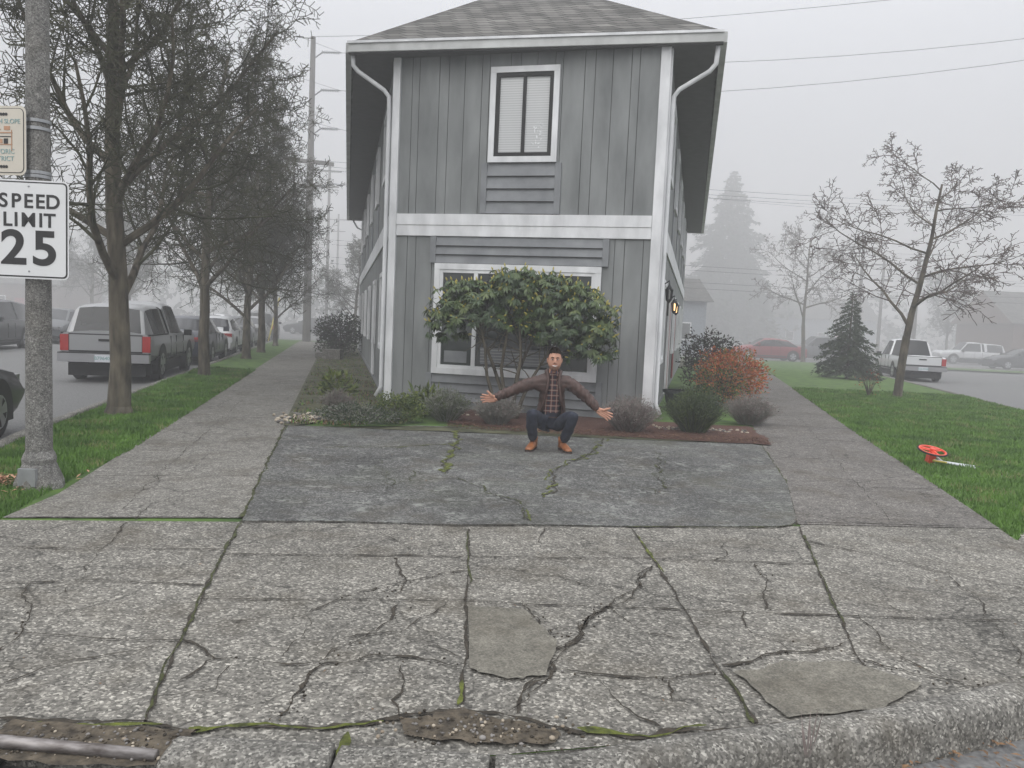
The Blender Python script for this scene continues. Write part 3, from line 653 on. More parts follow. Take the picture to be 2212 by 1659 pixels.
# ------------------------------------------------------------ conifers
def conifer(name,loc,h,r,nb,leaf,dens,lean=1.0):
    g=MB(); g.tube([(0,0,0),(0,0,h*.5),(0,0,h)],[h*.022,h*.013,.01],'bark',7)
    for i in range(nb):
        t=(i+R.random())/nb; z=h*(.04+.95*t); rr=r*(1-t)**.85*R.uniform(.45,1.15)+.012*r; a=i*2.39996+R.uniform(-.3,.3)
        e=V((math.cos(a),math.sin(a),0)); n=max(2,int(dens*rr/r*8)); p0=V((0,0,z))
        tip=e*rr+V((0,0,z+rr*.12-rr*rr/r*.35*lean)); midp=p0.lerp(tip,.5)+V((0,0,rr*.14)); g.tube([p0,midp,tip],[.02*h/6,.012*h/6,.004],'bark',3,cap=False)
        lf=leaf*(.45+.55*(1-t))
        for j in range(n*3):
            u=.15+.85*R.random()**.8; q=p0.lerp(midp,u*2) if u<.5 else midp.lerp(tip,u*2-1)
            q=q+V((R.gauss(0,.05*rr),R.gauss(0,.05*rr),R.gauss(0,.03*rr)))
            s=V((-e.y,e.x,0))*R.uniform(-1,1); d=(e*R.uniform(.2,.9)+s*.8+V((0,0,R.uniform(-.8,.15)))).normalized()
            g.leaf(q,d,rv(),lf*R.uniform(.6,1.3),lf*.30,R.choice(['con1','con1','con2']))
    return g.build(name,loc=loc)
conifer('small_fir_tree',(12.6,29,0),3.3,1.3,150,.17,7)
conifer('cedar_tree',(26.6,98,0),22,8.0,290,.95,10,1.3)
conifer('cedar_tree',(70,95,0),17,5,160,1.0,8,1.3)

# ------------------------------------------------------------ shrubs
def cloud_bush(name,loc,rx,ry,h,n,ls,lw,ks,stems=6,flat=.4):
    g=MB()
    for i in range(stems):
        a=R.uniform(0,6.28); g.tube([(0,0,0),(rx*.3*math.cos(a),ry*.3*math.sin(a),h*.4),(rx*.7*math.cos(a),ry*.7*math.sin(a),h*.8)],[.02*h+.004,.012*h,.004],'bark',4)
    for i in range(n):
        q=rv(); rr=R.random()**.35; 
        f=1+.45*noise.noise(q*2.2+V((loc[0],loc[1],0)))+.22*noise.noise(q*5)
        p=V((q.x*rx*rr*f,q.y*ry*rr*f,h*.52+q.z*h*.5*rr*f))
        if p.z<.01: p.z=R.uniform(.01,.08)
        d=(V((q.x,q.y,q.z*flat+.2))+rv()*.8).normalized(); g.leaf(p,d,rv(),ls*R.uniform(.6,1.3),lw*R.uniform(.7,1.2),R.choice(ks))
    return g.build(name,loc=(loc[0],loc[1],0.01))
def spiky(name,loc,r,h,n,ks,w=.008):
    g=MB()
    for i in range(n):
        a=R.uniform(0,6.28); e=R.uniform(.05,1)**.6; b=V((math.cos(a)*r*.35*e,math.sin(a)*r*.35*e,R.uniform(0,h*.3)))
        tip=V((math.cos(a)*r*e*R.uniform(.8,1.1),math.sin(a)*r*e*R.uniform(.8,1.1),h*(1.05-.45*e*e)*R.uniform(.75,1.1)))
        d=(tip-b); l=d.length; d.normalize(); s=d.cross(rv()).normalized()*w*.5
        k=R.choice(ks); g.add([b-s,b+s,tip],[(0,1,2)],k)
        for j in range(3):
            q=b+d*l*R.uniform(.35,1); g.leaf(q,(d+rv()*.9).normalized(),rv(),.045,.009,k)
    return g.build(name,loc=(loc[0],loc[1],.01))
spiky('lavender_bush',(-.96,11.45),.40,.46,1500,['lav1','lav1','sg1'])
spiky('lavender_bush',(-.20,11.25),.40,.44,1500,['lav1','lav2','lav1'])
spiky('lavender_bush',(1.72,11.15),.50,.50,1900,['lav2','lav1','lav2'])
spiky('lavender_bush',(3.95,12.7),.50,.48,1500,['lav2','lav1'])
spiky('lavender_bush',(-2.7,11.9),.30,.34,700,['lav1','lav2'])
spiky('rosemary_bush',(2.72,11.35),.48,.62,2200,['sg1','sg2','con2'],.012)
cloud_bush('creeping_juniper',(-2.15,10.75),.62,.36,.26,2600,.06,.014,['con1','con2','lav1'],3)
cloud_bush('boxwood_bush',(-1.62,11.15),.36,.32,.40,2600,.045,.022,['sg1','sg3','sg1'])
cloud_bush('fern',(-1.33,12.0),.25,.25,.42,350,.16,.035,['sg3','sg1'])
cloud_bush('leafy_weed',(-3.0,13.2),.28,.28,.5,300,.14,.05,['sg1','sg3'])
cloud_bush('nandina_bush',(4.68,16.4),.72,.6,1.15,5200,.075,.028,['or1','or2','or1','sg3','or1'])
cloud_bush('nandina_bush',(4.25,15.6),.45,.5,.8,1700,.075,.028,['or1','sg1','sg3','sdk'])
cloud_bush('dark_shrub',(5.2,20.4),.75,.7,1.5,3500,.09,.04,['sdk','sg2','sdk'])
cloud_bush('dark_shrub',(-6.75,29.9),1.0,.9,1.6,3800,.12,.05,['sg2','sdk','sg2'])
cloud_bush('dark_shrub',(3.55,14.4),.4,.4,.5,900,.07,.03,['sg2','sg1'])
cloud_bush('rose_bush',(9.3,20.0),.35,.35,.7,120,.06,.03,['sg2','or2'],12)
def pot(x,y,r,h):
    g=MB(); g.tube([(0,0,0),(0,0,.02),(0,0,h*.85),(0,0,h*.86),(0,0,h),(0,0,h),(0,0,h*.85)],[r*.7,r*.72,r*.95,r*1.08,r*1.1,r*.95,r*.9],'pot',18)
    g.flat([(r*.88*math.cos(a/9*math.pi),r*.88*math.sin(a/9*math.pi)) for a in range(18)],h*.86,'soil'); g.build('flower_pot',loc=(x,y,.01))
pot(3.2,14.9,.25,.36); pot(3.35,13.3,.24,.3)
g=MB()
def peb2(x,y,r,k): g.ball((x,y,.02+r*.4),(r*R.uniform(.8,1.4),r*R.uniform(.8,1.2),r*.7),k,7,5)
for i in range(150):
    peb2(-2.97+R.gauss(0,.17),11.05+R.gauss(0,.3),R.uniform(.014,.034),R.choice(['stone','stone','peb']))
for i in range(90): peb2(R.uniform(2.2,3.6),11.65+R.gauss(0,.12),R.uniform(.012,.028),R.choice(['stone','peb']))
for i in range(60): peb2(-1.2+R.gauss(0,.35),12.3+R.gauss(0,.2),R.uniform(.015,.028),'stone')
g.build('decorative_rocks',smooth=True)
g=MB()
for i in range(5000):
    x=R.uniform(-.9,3.6); y=10.42+abs(R.gauss(0,.45))+.25*max(0,1-(x+.9)/1.6)+R.uniform(-.08,0); a=R.uniform(0,6.28)
    g.leaf(V((x,y,.028+R.uniform(0,.02))),V((math.cos(a),math.sin(a),R.uniform(-.1,.4))).normalized(),V((0,0,1)),R.uniform(.02,.07),R.uniform(.006,.015),R.choice(['mulch','mulch','lit']))
g.build('bark_chips')
g=MB()
for i in range(9000):
    y=10.4+R.random()**1.5*22; t=R.random(); xa=L1(y)+.05; xb=(-2.3-.225*(y-13.6)) if y>13.4 else -1.5
    x=xa+(xb-xa)*t
    if noise.noise(V((x*1.5,y*1.5,0)))<-.05: continue
    g.leaf(V((x,y,.02)),(V((R.uniform(-.8,.8),R.uniform(-.8,.8),1))).normalized(),rv(),R.uniform(.02,.07),.018,R.choice(['g1','sg2','g3','lit']))
g.build('ground_cover')
g=MB(); g.box(-7.0,-6.2,27.2,28.0,.01,.2,'walk'); g.box(-6.6,-6.0,26.6,27.2,.01,.35,'walk'); g.build('concrete_steps')

# ------------------------------------------------------------ rhododendron
rh=empty('rhododendron',(0.02,12.0,0))
g=MB()
lobes=[(V((-.62,.0,1.70)),(.72,.55,.50)),(V((.85,-.05,1.55)),(.72,.6,.66)),(V((-.05,.05,2.0)),(.48,.5,.42)),(V((.48,.0,1.98)),(.45,.5,.38)),(V((.35,.1,1.55)),(.4,.45,.45)),(V((-1.05,-.05,1.42)),(.36,.4,.45)),(V((1.2,-.1,1.25)),(.38,.4,.55))]
pts=[]
for li,(c,rd) in enumerate(lobes):
    for i in range([260,290,140,100,90,85,105][li]):
        q=rv()
        if q.z<-.45: q.z*=-1
        s=R.uniform(.62,1.08)*(1+.25*noise.noise(q*2.8+c)); p=c+V((q.x*rd[0]*s,q.y*rd[1]*s,q.z*rd[2]*s)); pts.append((p,V((q.x,q.y,q.z+.5)).normalized(),s))
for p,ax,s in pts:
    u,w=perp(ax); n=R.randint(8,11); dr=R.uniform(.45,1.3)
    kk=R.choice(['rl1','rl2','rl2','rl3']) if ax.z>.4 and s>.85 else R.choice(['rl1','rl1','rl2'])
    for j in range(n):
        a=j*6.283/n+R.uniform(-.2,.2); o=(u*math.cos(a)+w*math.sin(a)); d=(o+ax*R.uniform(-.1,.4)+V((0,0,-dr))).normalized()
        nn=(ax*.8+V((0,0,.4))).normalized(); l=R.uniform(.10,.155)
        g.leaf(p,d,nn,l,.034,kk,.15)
    g.tube([p-ax*.12,p],[.007,.006],'rl2',3,cap=False)
    if s>.85 and R.random()<.7: g.tube([p,p+ax*.03,p+ax*.06],[.008,.014,.003],'bud',5)
g.build('leaves',rh)
g=MB()
stems=[((-.05,.1,0),(-.35,.05,.9),(-.7,0,1.6)),((-.1,.05,0),(-.2,0,.8),(-.1,.05,1.8)),((0,.12,0),(.05,.1,.7),(.45,.05,1.8)),((.05,0,0),(.25,0,.6),(.8,0,1.5)),((-.02,0,0),(.1,-.05,1.),(.1,0,2.)),((-.15,0,0),(-.42,-.05,.7),(-.55,-.1,1.5))]
for s in stems:
    P_=[V(s[0]),V(s[0]).lerp(V(s[1]),.5)+rv()*.03,V(s[1]),V(s[1]).lerp(V(s[2]),.5)+rv()*.06,V(s[2])]; g.tube(P_,[.038,.032,.026,.02,.012],'bark',7)
    for i in range(14):
        q=P_[2].lerp(P_[4],R.random()); e=(rv()+V((0,0,.5))).normalized(); g.tube([q,q+e*.2+rv()*.03,q+e*.42],[.011,.008,.005],'bark',4,cap=False)
g.build('stems',rh,smooth=True)

# ------------------------------------------------------------ measuring wheel
mw=empty('measuring_wheel',(5.22,9.42,.17)); mw.rotation_euler=(math.radians(14),math.radians(4),0)
g=MB()
def ring(r,rt,k,n=36,z=0):
    g.tube([(r*math.cos(i*2*math.pi/n),r*math.sin(i*2*math.pi/n),z) for i in range(n+1)],rt,k,6,cap=False)
ring(.165,.011,'rubber'); ring(.15,.014,'red')
for i in range(3):
    a=i*2.094+.5; e=V((math.cos(a),math.sin(a),0)); s=V((-e.y,e.x,0)); g.add([s*.025,-s*.025,e*.15-s*.04,e*.15+s*.04],[(0,1,2,3)],'red'); g.tube([V((0,0,.004)),e*.15+V((0,0,.004))],[.02,.012],'red',6)
g.tube([(0,0,-.02),(0,0,.03)],.035,'red',12); g.box(-.06,.02,-.08,.0,-.14,-.02,'red')
g.tube([(0,-.02,-.03),(.1,-.1,-.09),(.5,-.13,-.095)],.012,'plate',8); g.tube([(.0,-.08,-.09),(.45,-.20,-.09)],.012,'plate',8); g.tube([(-.02,-.1,-.09),(.16,-.12,-.09)],.012,'yel',8)
g.tube([(.48,-.13,-.095),(.54,-.14,-.095)],.016,'rubber',8)
g.build('wheel_and_handle',mw)

# ------------------------------------------------------------ vehicles
KIND={
'sedan':dict(st=[(0,.40,.72,.78,.80,0,0),(.025,.24,.86,.98,.86,0,0),(.13,.2,.92,1.03,.84,1,1),(.25,.2,.94,1.35,.68,1,0),(.42,.2,.94,1.44,.68,2,0),(.44,.2,.94,1.44,.68,1,0),(.58,.2,.93,1.40,.68,1,1),(.74,.2,.90,.98,.82,0,0),(.93,.2,.76,.83,.8,0,0),(1,.34,.6,.66,.74,0,0)],wr=.33,w=(.19,.81)),
'suv':dict(st=[(0,.45,.95,1.0,.85,0,1),(.05,.28,1.02,1.62,.74,1,0),(.3,.26,1.03,1.72,.74,2,0),(.32,.26,1.03,1.72,.74,1,0),(.6,.26,1.02,1.68,.74,1,1),(.74,.26,1.0,1.10,.85,0,0),(.95,.26,.9,.98,.85,0,0),(1,.4,.75,.8,.8,0,0)],wr=.36,w=(.19,.81)),
'canopy':dict(st=[(0,.55,1.04,1.08,.95,0,0),(.02,.50,1.04,1.09,.82,0,1),(.055,.48,1.05,1.60,.74,0,0),(.07,.48,1.05,1.64,.74,1,0),(.17,.48,1.05,1.69,.74,2,0),(.18,.48,1.05,1.69,.74,1,0),(.30,.48,1.05,1.70,.74,0,0),(.34,.48,1.05,1.68,.73,3,3),(.345,.48,1.05,1.12,.9,3,3),(.368,.48,1.05,1.12,.9,3,3),(.373,.48,1.06,1.68,.74,0,0),(.395,.45,1.06,1.76,.74,1,0),(.47,.45,1.05,1.78,.74,2,0),(.485,.45,1.05,1.78,.74,1,0),(.585,.45,1.04,1.75,.74,1,1),(.69,.45,1.04,1.12,.88,0,0),(.95,.45,.98,1.04,.86,0,0),(1,.5,.8,.84,.85,0,0)],wr=.39,w=(.20,.80)),
'pickup':dict(st=[(0,.48,.98,1.02,.95,0,0),(.01,.44,1.0,1.05,.95,0,3),(.385,.42,1.02,1.05,.95,1,1),(.41,.42,1.02,1.68,.76,1,0),(.5,.4,1.02,1.72,.76,2,0),(.515,.4,1.02,1.72,.76,1,0),(.585,.4,1.02,1.70,.76,1,1),(.69,.4,1.0,1.08,.88,0,0),(.95,.4,.95,1.0,.86,0,0),(1,.5,.8,.84,.85,0,0)],wr=.36,w=(.2,.80)),
}
def vehicle(name,loc,heading,kind,pk,L,W,platetxt=None,hs=1.0):
    K=KIND[kind]; E=empty(name,loc,heading); g=MB(); st=K['st']; rings=[]
    hw=W/2
    for (t,z0,bz,zt,wf,_,_) in st:
        y=L*t; ew=hw*(1 if .005<t<.97 else .96); tw=ew*wf; z0*=hs;bz*=hs;zt*=hs
        mid=(z0+bz)/2
        half=[(0,z0),(ew-.1,z0),(ew-.01,z0+.12),(ew,mid+.05),(ew-.02,bz-.06),(ew-.05,bz),(tw,zt-.07 if zt-bz>.2 else zt-.03),(tw-.08,zt-.015),(tw*.45,zt+.02),(0,zt+.025)]
        rings.append([V((x,y,z)) for x,z in half]+[V((-x,y,z)) for x,z in half[-2:0:-1]])
    n=len(rings[0]); 
    for i in range(len(rings)-1):
        sg,tg=st[i][5],st[i][6]
        for j in range(n):
            k2=(j+1)%n; k=pk
            jj=j if j<9 else n-1-j
            if jj==5 and sg==1: k='glassg'
            if jj==5 and sg in(2,3): k='blk'
            if jj in(7,8) and tg==1: k='glassg'
            if jj in(6,7,8) and tg==3: k='blk'
            g.add([rings[i][j],rings[i+1][j],rings[i+1][k2],rings[i][k2]],[(0,1,2,3)],k)
    g.add(rings[0],[tuple(range(n))],pk); g.add(rings[-1],[tuple(range(n-1,-1,-1))],pk)
    b=g.build('body',E,weld=True)
    b.data.polygons.foreach_set('use_smooth',[True]*len(b.data.polygons))
    try: b.data.set_sharp_from_angle(angle=math.radians(32))
    except Exception: pass
    g=MB(); wr=K['wr']
    for t in K['w']:
        for sx in(-1,1):
            c=V((sx*(hw-.11),L*t,wr))
            X=V((1,0,0))
            arch=[V((sx*(hw+.004),L*t+math.cos(a)*(wr+.06),wr+math.sin(a)*(wr+.07))) for a in [math.pi*i/14 for i in range(15)]]
            arch=[V((sx*(hw+.004),L*t+wr+.06,.2))]+arch+[V((sx*(hw+.004),L*t-wr-.06,.2))]
            g.poly(arch if sx<0 else arch[::-1],'blk')
            g.tube([c+X*(-.1),c+X*(-.08),c+X*.08*1,c+X*.1],[wr-.02,wr,wr,wr-.02],'rubber',20)
            fx=c+X*sx*.102; g.tube([fx+X*sx*.0,fx+X*sx*.014],[wr*.66,wr*.62],'rim',16)
            for q in range(5):
                a2=q*1.2566+.928; e2=V((0,math.cos(a2),math.sin(a2)))
                s2=e2.cross(X); g.add([fx+X*sx*.017+e2*wr*.22,fx+X*sx*.017+e2*wr*.54-s2*wr*.13,fx+X*sx*.017+e2*wr*.54+s2*wr*.13],[(0,1,2)],'blk')
    tr=kind in('canopy','pickup')
    for sx in(-1,1):
        if tr: g.box(*sorted((sx*(hw-.19),sx*(hw-.03))),-.018,.06,.68,1.02 if kind=='canopy' else .97,'redl')
        elif kind=='suv': g.box(*sorted((sx*(hw-.2),sx*(hw-.05))),-.015,.1,.7,1.0,'redl')
        else: g.box(*sorted((sx*(hw-.42),sx*(hw-.07))),-.0,.12,.70*hs,.84*hs,'redl')
        g.box(*sorted((sx*(hw-.40),sx*(hw-.1))),L*.965,L+.0,.58*hs,.72*hs,'chrome')
        g.box(*sorted((sx*(hw+.0),sx*(hw+.18))),L*.66,L*.68,.98*hs,1.13*hs,pk if not tr else 'blk')
        for t in (.46,.62): g.box(*sorted((sx*(hw-.03),sx*(hw+.012))),L*t,L*t+.15,.80*hs,.83*hs,pk)
        for t in (.37,.49,.655):
            g.box(*sorted((sx*(hw-.02),sx*(hw+.0015))),L*t,L*t+.014,.5 if tr else .42,1.0 if tr else .92,'blk')
        g.box(*sorted((sx*(hw-.02),sx*(hw+.006))),L*.2+wr+.1,L*.8-wr-.1,.30*hs if not tr else .46,.36*hs if not tr else .50,'blk')
        if kind=='canopy': g.box(*sorted((sx*(hw-.10),sx*(hw-.03))),.02,L*.345,1.035,1.065,'blk')
    if tr:
        g.box(-hw+.02,hw-.02,-.16,-.0,.45,.63,'chrome'); g.box(-hw+.02,hw-.02,-.15,-.01,.631,.650,'blk')
        g.box(-hw+.205,hw-.205,-.012,.02,.69,1.02,pk); g.box(-hw+.191,hw-.191,-.006,.02,.655,.689,'blk'); g.box(-hw+.19,hw-.19,-.006,.03,1.021,1.045,'blk'); g.box(-.14,.14,-.025,-.012,.89,.94,'blk')
        for sx in(-1,1): g.box(*sorted((sx*(hw-.205),sx*(hw-.19))),-.008,.02,.69,1.02,'blk')
        g.box(-.17,.17,-.175,-.16,.46,.61,'plate'); pz=.535; py=-.177
        g.box(-.35,.35,-.02,L*.9,.32,.5,'blk')
    else:
        g.box(-.17,.17,-.02,.02,.62,.76,'plate'); pz=.69; py=-.022; g.box(-hw+.1,hw-.1,-.03,.05,.30,.50,pk)
    g.box(-hw+.15,hw-.15,.1,L-.1,.15,.4,'blk')
    g.build('wheels_and_fittings',E)
    if platetxt: text(platetxt,.10,(0,py-.002,pz),'teal',E,offset=.002,name='licence_plate',ext=.001)
    return E
hl=math.atan(.229); hr=-math.atan(.2546)
def lp_(y,c=-4.95): return (c-.229*y,y,-.13)
vehicle('pickup_truck',lp_(16.35,-4.92),hl,'canopy','psilver',5.3,1.82,'B79640T')
vehicle('parked_car',lp_(22.6,-4.75),hl,'sedan','pblue',4.6,1.8)
vehicle('parked_car',lp_(28.2,-4.75),hl,'sedan','pwhite',4.6,1.8)
vehicle('parked_car',lp_(34.0,-4.75),hl,'sedan','pgrey',4.6,1.8)
vehicle('parked_car',lp_(40.2,-4.75),hl,'sedan','psilver',4.6,1.8)
vehicle('parked_car',lp_(46.5,-4.75),hl,'suv','pblack',4.6,1.8)
vehicle('parked_car',(-4.90-.229*5.2,5.2,-.13),hl,'sedan','pblack',4.6,1.8)
vehicle('parked_suv',(-12.3-.229*28.6,28.6,-.13),hl+math.pi,'suv','pblack',5.0,1.95)
vehicle('parked_suv',(-12.3-.229*22.5,22.5,-.13),hl+math.pi,'suv','pgrey',4.8,1.95)
vehicle('parked_car',(-12.3-.229*36,36,-.13),hl+math.pi,'sedan','pgrey',4.7,1.9)
vehicle('parked_car',(-12.3-.229*43,43,-.13),hl+math.pi,'sedan','pbright',4.7,1.9)
vehicle('parked_car',(-12.3-.229*50,50,-.13),hl+math.pi,'sedan','psilver',4.7,1.9)
vehicle('parked_car',(-30,58,-.13),1.4,'sedan','pgrey',4.7,1.9); vehicle('parked_car',(-22,62,-.13),1.4,'sedan','pwhite',4.7,1.9); vehicle('parked_car',(-15,66,-.13),1.4,'sedan','pblack',4.7,1.9)
vehicle('pickup_truck',(8.75+.2546*31.6,31.6,-.13),hr,'pickup','pwhite',5.2,1.8,'C06492M')
vehicle('parked_car',(18.9,50.5,-.13),math.pi/2,'sedan','pred',4.7,1.8)
vehicle('pickup_truck',(39.2,62,-.13),math.pi/2-.05,'canopy','pwhite',5.2,1.8)
vehicle('parked_car',(37.6,53.5,-.13),math.pi/2,'sedan','pblack',4.7,1.8)
vehicle('parked_suv',(24.5,56,-.13),math.pi/2,'suv','pgrey',4.7,1.8)

# ------------------------------------------------------------ utility poles, wires
g=MB()
U=V((-11.85,44,0)); g.tube([U,U+V((0,0,8)),U+V((0,0,16.9))],[.24,.2,.14],'wood',10)
tips=[]
for z in (16.1,14.05,11.95):
    g.tube([U+V((.1,0,z-.35)),U+V((.55,0,z)),U+V((1.6,0,z))],[.03,.04,.02],'wire',6)
    for j in range(8): g.tube([U+V((.5+j*.13,0,z)),U+V((.55+j*.13,0,z))],[.09,.09],'metal',8)
    tips.append(U+V((1.6,0,z)))
g.box(-1.3,1.3,-.08,.08,10.0,10.2,'wood',U,V((.9,.4,0)).normalized(),V((-.4,.9,0)).normalized())
g.box(-.7,.7,-.08,.08,8.7,8.85,'wood',U,V((1,0,0)),V((0,1,0)))
g.tube([U+V((0,0,8.6)),U+V((1.4,-.2,8.9)),U+V((1.9,-.3,8.8))],[.04,.04,.09],'metal',6)
g.build('utility_pole')
for x,y,h in ((-17.6,72,15.5),(-22,95,14),(27.5,62,9.5),(33,70,9),(31,60,8.5)):
    g=MB(); U2=V((x,y,0)); g.tube([U2,U2+V((0,0,h))],[.17,.12],'wood',8)
    g.box(-1.1,1.1,-.06,.06,h-.8,h-.65,'wood',U2); g.box(-.9,.9,-.06,.06,h-2.2,h-2.05,'wood',U2); g.build('utility_pole')
def wire(g,a,b,sag,r=.012,n=18):
    a=V(a);b=V(b); g.tube([a.lerp(b,i/n)-V((0,0,sag*4*(i/n)*(1-i/n))) for i in range(n+1)],r,'wire',3,cap=False)
g=MB()
wire(g,tips[0],(48,33,20.4),2.66,.014); wire(g,tips[1],(48,33,20.2),2.69,.014); wire(g,(-11.85,44,16.9),(48,33,21.7),1.33,.014)
wire(g,tips[2],(40,70,13.5),1.5,.012)
for i,tp in enumerate(tips): wire(g,tp,(-34,-5,17-1.9*i),1.5,.010)
for z in (10.2,9.9,9.7): wire(g,(-12,44,z),(60,52,z+.7),.5)
for z in (6.4,6.1,5.3,4.9): wire(g,(-12,50,z),(60,58,z+.3),.6,.014)
for z in (10.2,8.8,6.5,6.2): wire(g,(-11.85,44,z),(-17.6,72,z+.4),.4)
for z in (10.1,9.9,6.6): wire(g,(-11.85,44,z),(-50,30,z+.6),.8,.012)
wire(g,(27.5,62,8.5),(48,45,8.8),.8,.014); wire(g,(27.5,62,7.3),(48,45,7.2),.8,.014); wire(g,(31,60,6.2),(52,40,7.6),.8,.014)
g.build('overhead_wires')
g=MB(); g.tube([(-13.4,42,0),(-12.95,42.4,2.4)],.045,'yel',6); g.tube([(-12.95,42.4,2.4),(-11.85,44,9)],.012,'wire',4); g.build('guy_wire_guard')

# ------------------------------------------------------------ far background
def house(name,loc,w,d,h,rh,k,rot=0):
    E=empty(name,loc,rot); g=MB(); g.box(-w/2,w/2,-d/2,d/2,0,h,k)
    a,b,c,e=V((-w/2-.4,-d/2-.4,h)),V((w/2+.4,-d/2-.4,h)),V((w/2+.4,d/2+.4,h)),V((-w/2-.4,d/2+.4,h)); r1,r2=V((-w/2-.4,0,h+rh)),V((w/2+.4,0,h+rh))
    g.add([a,b,c,e,r1,r2],[(0,1,5,4),(2,3,4,5)],'roof'); g.add([a,e,r1,b,c,r2],[(0,1,2),(3,5,4)],k)
    for x in (-w*.3,0,w*.3):
        g.box(x-.55,x+.55,-d/2-.06,-d/2-.01,1,2.3,'white'); g.box(x-.45,x+.45,-d/2-.08,-d/2-.062,1.1,2.2,'glass')
    g.box(w*.12,w*.12+1,-d/2-.07,-d/2-.01,0,2.1,'door')
    g.build('walls_and_roof',E)
house('brown_house',(45,66,-.1),10,8,3.4,2.8,'brownh'); house('pale_house',(9.4,58,-.1),8,6,3.8,1.8,'blueh',.1)
house('distant_house',(-52,82,-.1),12,8,3.5,3,'brownh'); house('distant_house',(-62,98,-.1),14,8,5,3,'blueh'); house('distant_house',(40,105,-.1),14,9,4,3,'blueh')
g=MB()
for i in range(26):
    cx=-75+i*6+R.uniform(-2,2); cy=105+R.uniform(-8,15); rx=R.uniform(2.5,5); h=R.uniform(3,8)
    if -14>cx>-24: continue
    for j in range(260):
        q=rv(); g.leaf(V((cx+q.x*rx,cy+q.y*rx,h*.5+q.z*h*.5)),rv(),rv(),1.0,.6,'con1')
g.build('distant_trees')
g=MB(); g.flat([(22,46.5),(60,38),(70,46),(26,49)],-.05,'lawn'); g.flat([(8,55),(16,54),(60,49),(60,51.5),(15,57)],-.12,'walk'); g.build('far_verge')

# ------------------------------------------------------------ man
man=empty('crouching_man',(.445,9.14,.016))
def skin(verts,edges,rad,sub=3):
    me=bpy.data.meshes.new('t'); me.from_pydata([V(v) for v in verts],edges,[]); o=bpy.data.objects.new('t',me); C.objects.link(o)
    md=o.modifiers.new('s','SKIN'); md.use_smooth_shade=True; md.branch_smoothing=.6
    for i,r in enumerate(rad):
        r=r if hasattr(r,'__len__') else (r,r); me.skin_vertices[0].data[i].radius=r
    me.skin_vertices[0].data[0].use_root=True
    sb=o.modifiers.new('b','SUBSURF'); sb.levels=sub; sb.render_levels=sub
    dg=bpy.context.evaluated_depsgraph_get(); dg.update(); ev=o.evaluated_get(dg); out=bpy.data.meshes.new_from_object(ev)
    bpy.data.objects.remove(o); return out
def put(me,name,mats,fn=None,disp=None,kill=None,solid=0):
    me.materials.clear()
    for m in mats: me.materials.append(M[m])
    if disp:
        nr=[v.normal.copy() for v in me.vertices]
        for v,n_ in zip(me.vertices,nr): v.co+=n_*disp(v.co)
    if fn:
        for p in me.polygons: p.material_index=fn(p.center)
    if kill:
        bm=bmesh.new(); bm.from_mesh(me); bmesh.ops.delete(bm,geom=[f for f in bm.faces if kill(f.calc_center_median())],context='FACES'); bm.to_mesh(me); bm.free()
    me.polygons.foreach_set('use_smooth',[True]*len(me.polygons))
    o=bpy.data.objects.new(name,me); C.objects.link(o); o.parent=man
    if solid: s=o.modifiers.new('th','SOLIDIFY'); s.thickness=solid; s.offset=-1
    return o
bv=[(.04,.13,.30),(.04,.11,.48),(.045,.06,.68),(.045,.04,.82),(.045,.02,.925),(.045,-.01,1.02),
 (-.06,.07,.29),(-.14,-.09,.40),(-.205,-.23,.465),(-.19,-.13,.29),(-.165,-.03,.115),
 (.14,.07,.29),(.215,-.09,.395),(.295,-.23,.455),(.245,-.13,.28),(.195,-.03,.115),
 (-.12,.04,.84),(-.43,-.03,.70),(-.655,-.10,.605),(.21,.04,.84),(.455,-.03,.655),(.605,-.12,.505)]
be=[(0,1),(1,2),(2,3),(3,4),(4,5),(0,6),(6,7),(7,8),(8,9),(9,10),(0,11),(11,12),(12,13),(13,14),(14,15),(3,16),(16,17),(17,18),(3,19),(19,20),(20,21)]
br=[(.15,.13),(.145,.11),(.155,.12),(.12,.09),.06,.058,.10,.088,.074,.068,.058,.10,.088,.074,.068,.058,.06,.04,.026,.06,.04,.026]
me=skin(bv,be,br)
def bm_(c):
    if c.z>.93 and abs(c.x-.045)<.12: return 2
    if c.z<.44 or c.y<-.06 and abs(c.x-.04)>.05 and c.z<.56: return 1
    return 0
def wr_(c): return .009*noise.noise(c*14) if c.z<.6 else 0.003*noise.noise(c*18)
put(me,'body',['plaid','jeans','skin'],bm_,wr_)
jv=[(.04,.13,.37),(.04,.11,.52),(.045,.065,.68),(.045,.045,.81),(.045,.025,.91),
 (-.12,.04,.83),(-.27,.01,.775),(-.43,-.03,.70),(-.54,-.065,.655),(-.645,-.10,.61),(.21,.04,.83),(.33,.01,.75),(.455,-.03,.655),(.53,-.075,.58),(.597,-.115,.512)]
je=[(0,1),(1,2),(2,3),(3,4),(3,5),(5,6),(6,7),(7,8),(8,9),(3,10),(10,11),(11,12),(12,13),(13,14)]
jr=[(.20,.165),(.185,.15),(.185,.145),(.15,.11),(.085,.08),.098,.080,.068,.060,.046,.098,.080,.068,.060,.046]
me=skin(jv,je,jr)
def quilt(c):
    if abs(c.x-.045)>.2: t=abs(c.x-.045)*1.12
    else: t=c.z
    q=abs(math.sin(t*math.pi/.062)); return .016*(q**.5)-.010+.006*noise.noise(c*20)
def kill(c):
    w=.045+max(0,.84-c.z)*.20
    if c.z>.965: return True
    if c.y<.02 and abs(c.x-.047)<w and c.z<.97: return True
    return c.z<.385
put(me,'puffer_jacket',['jacket'],None,quilt,kill,.012)
g=MB()
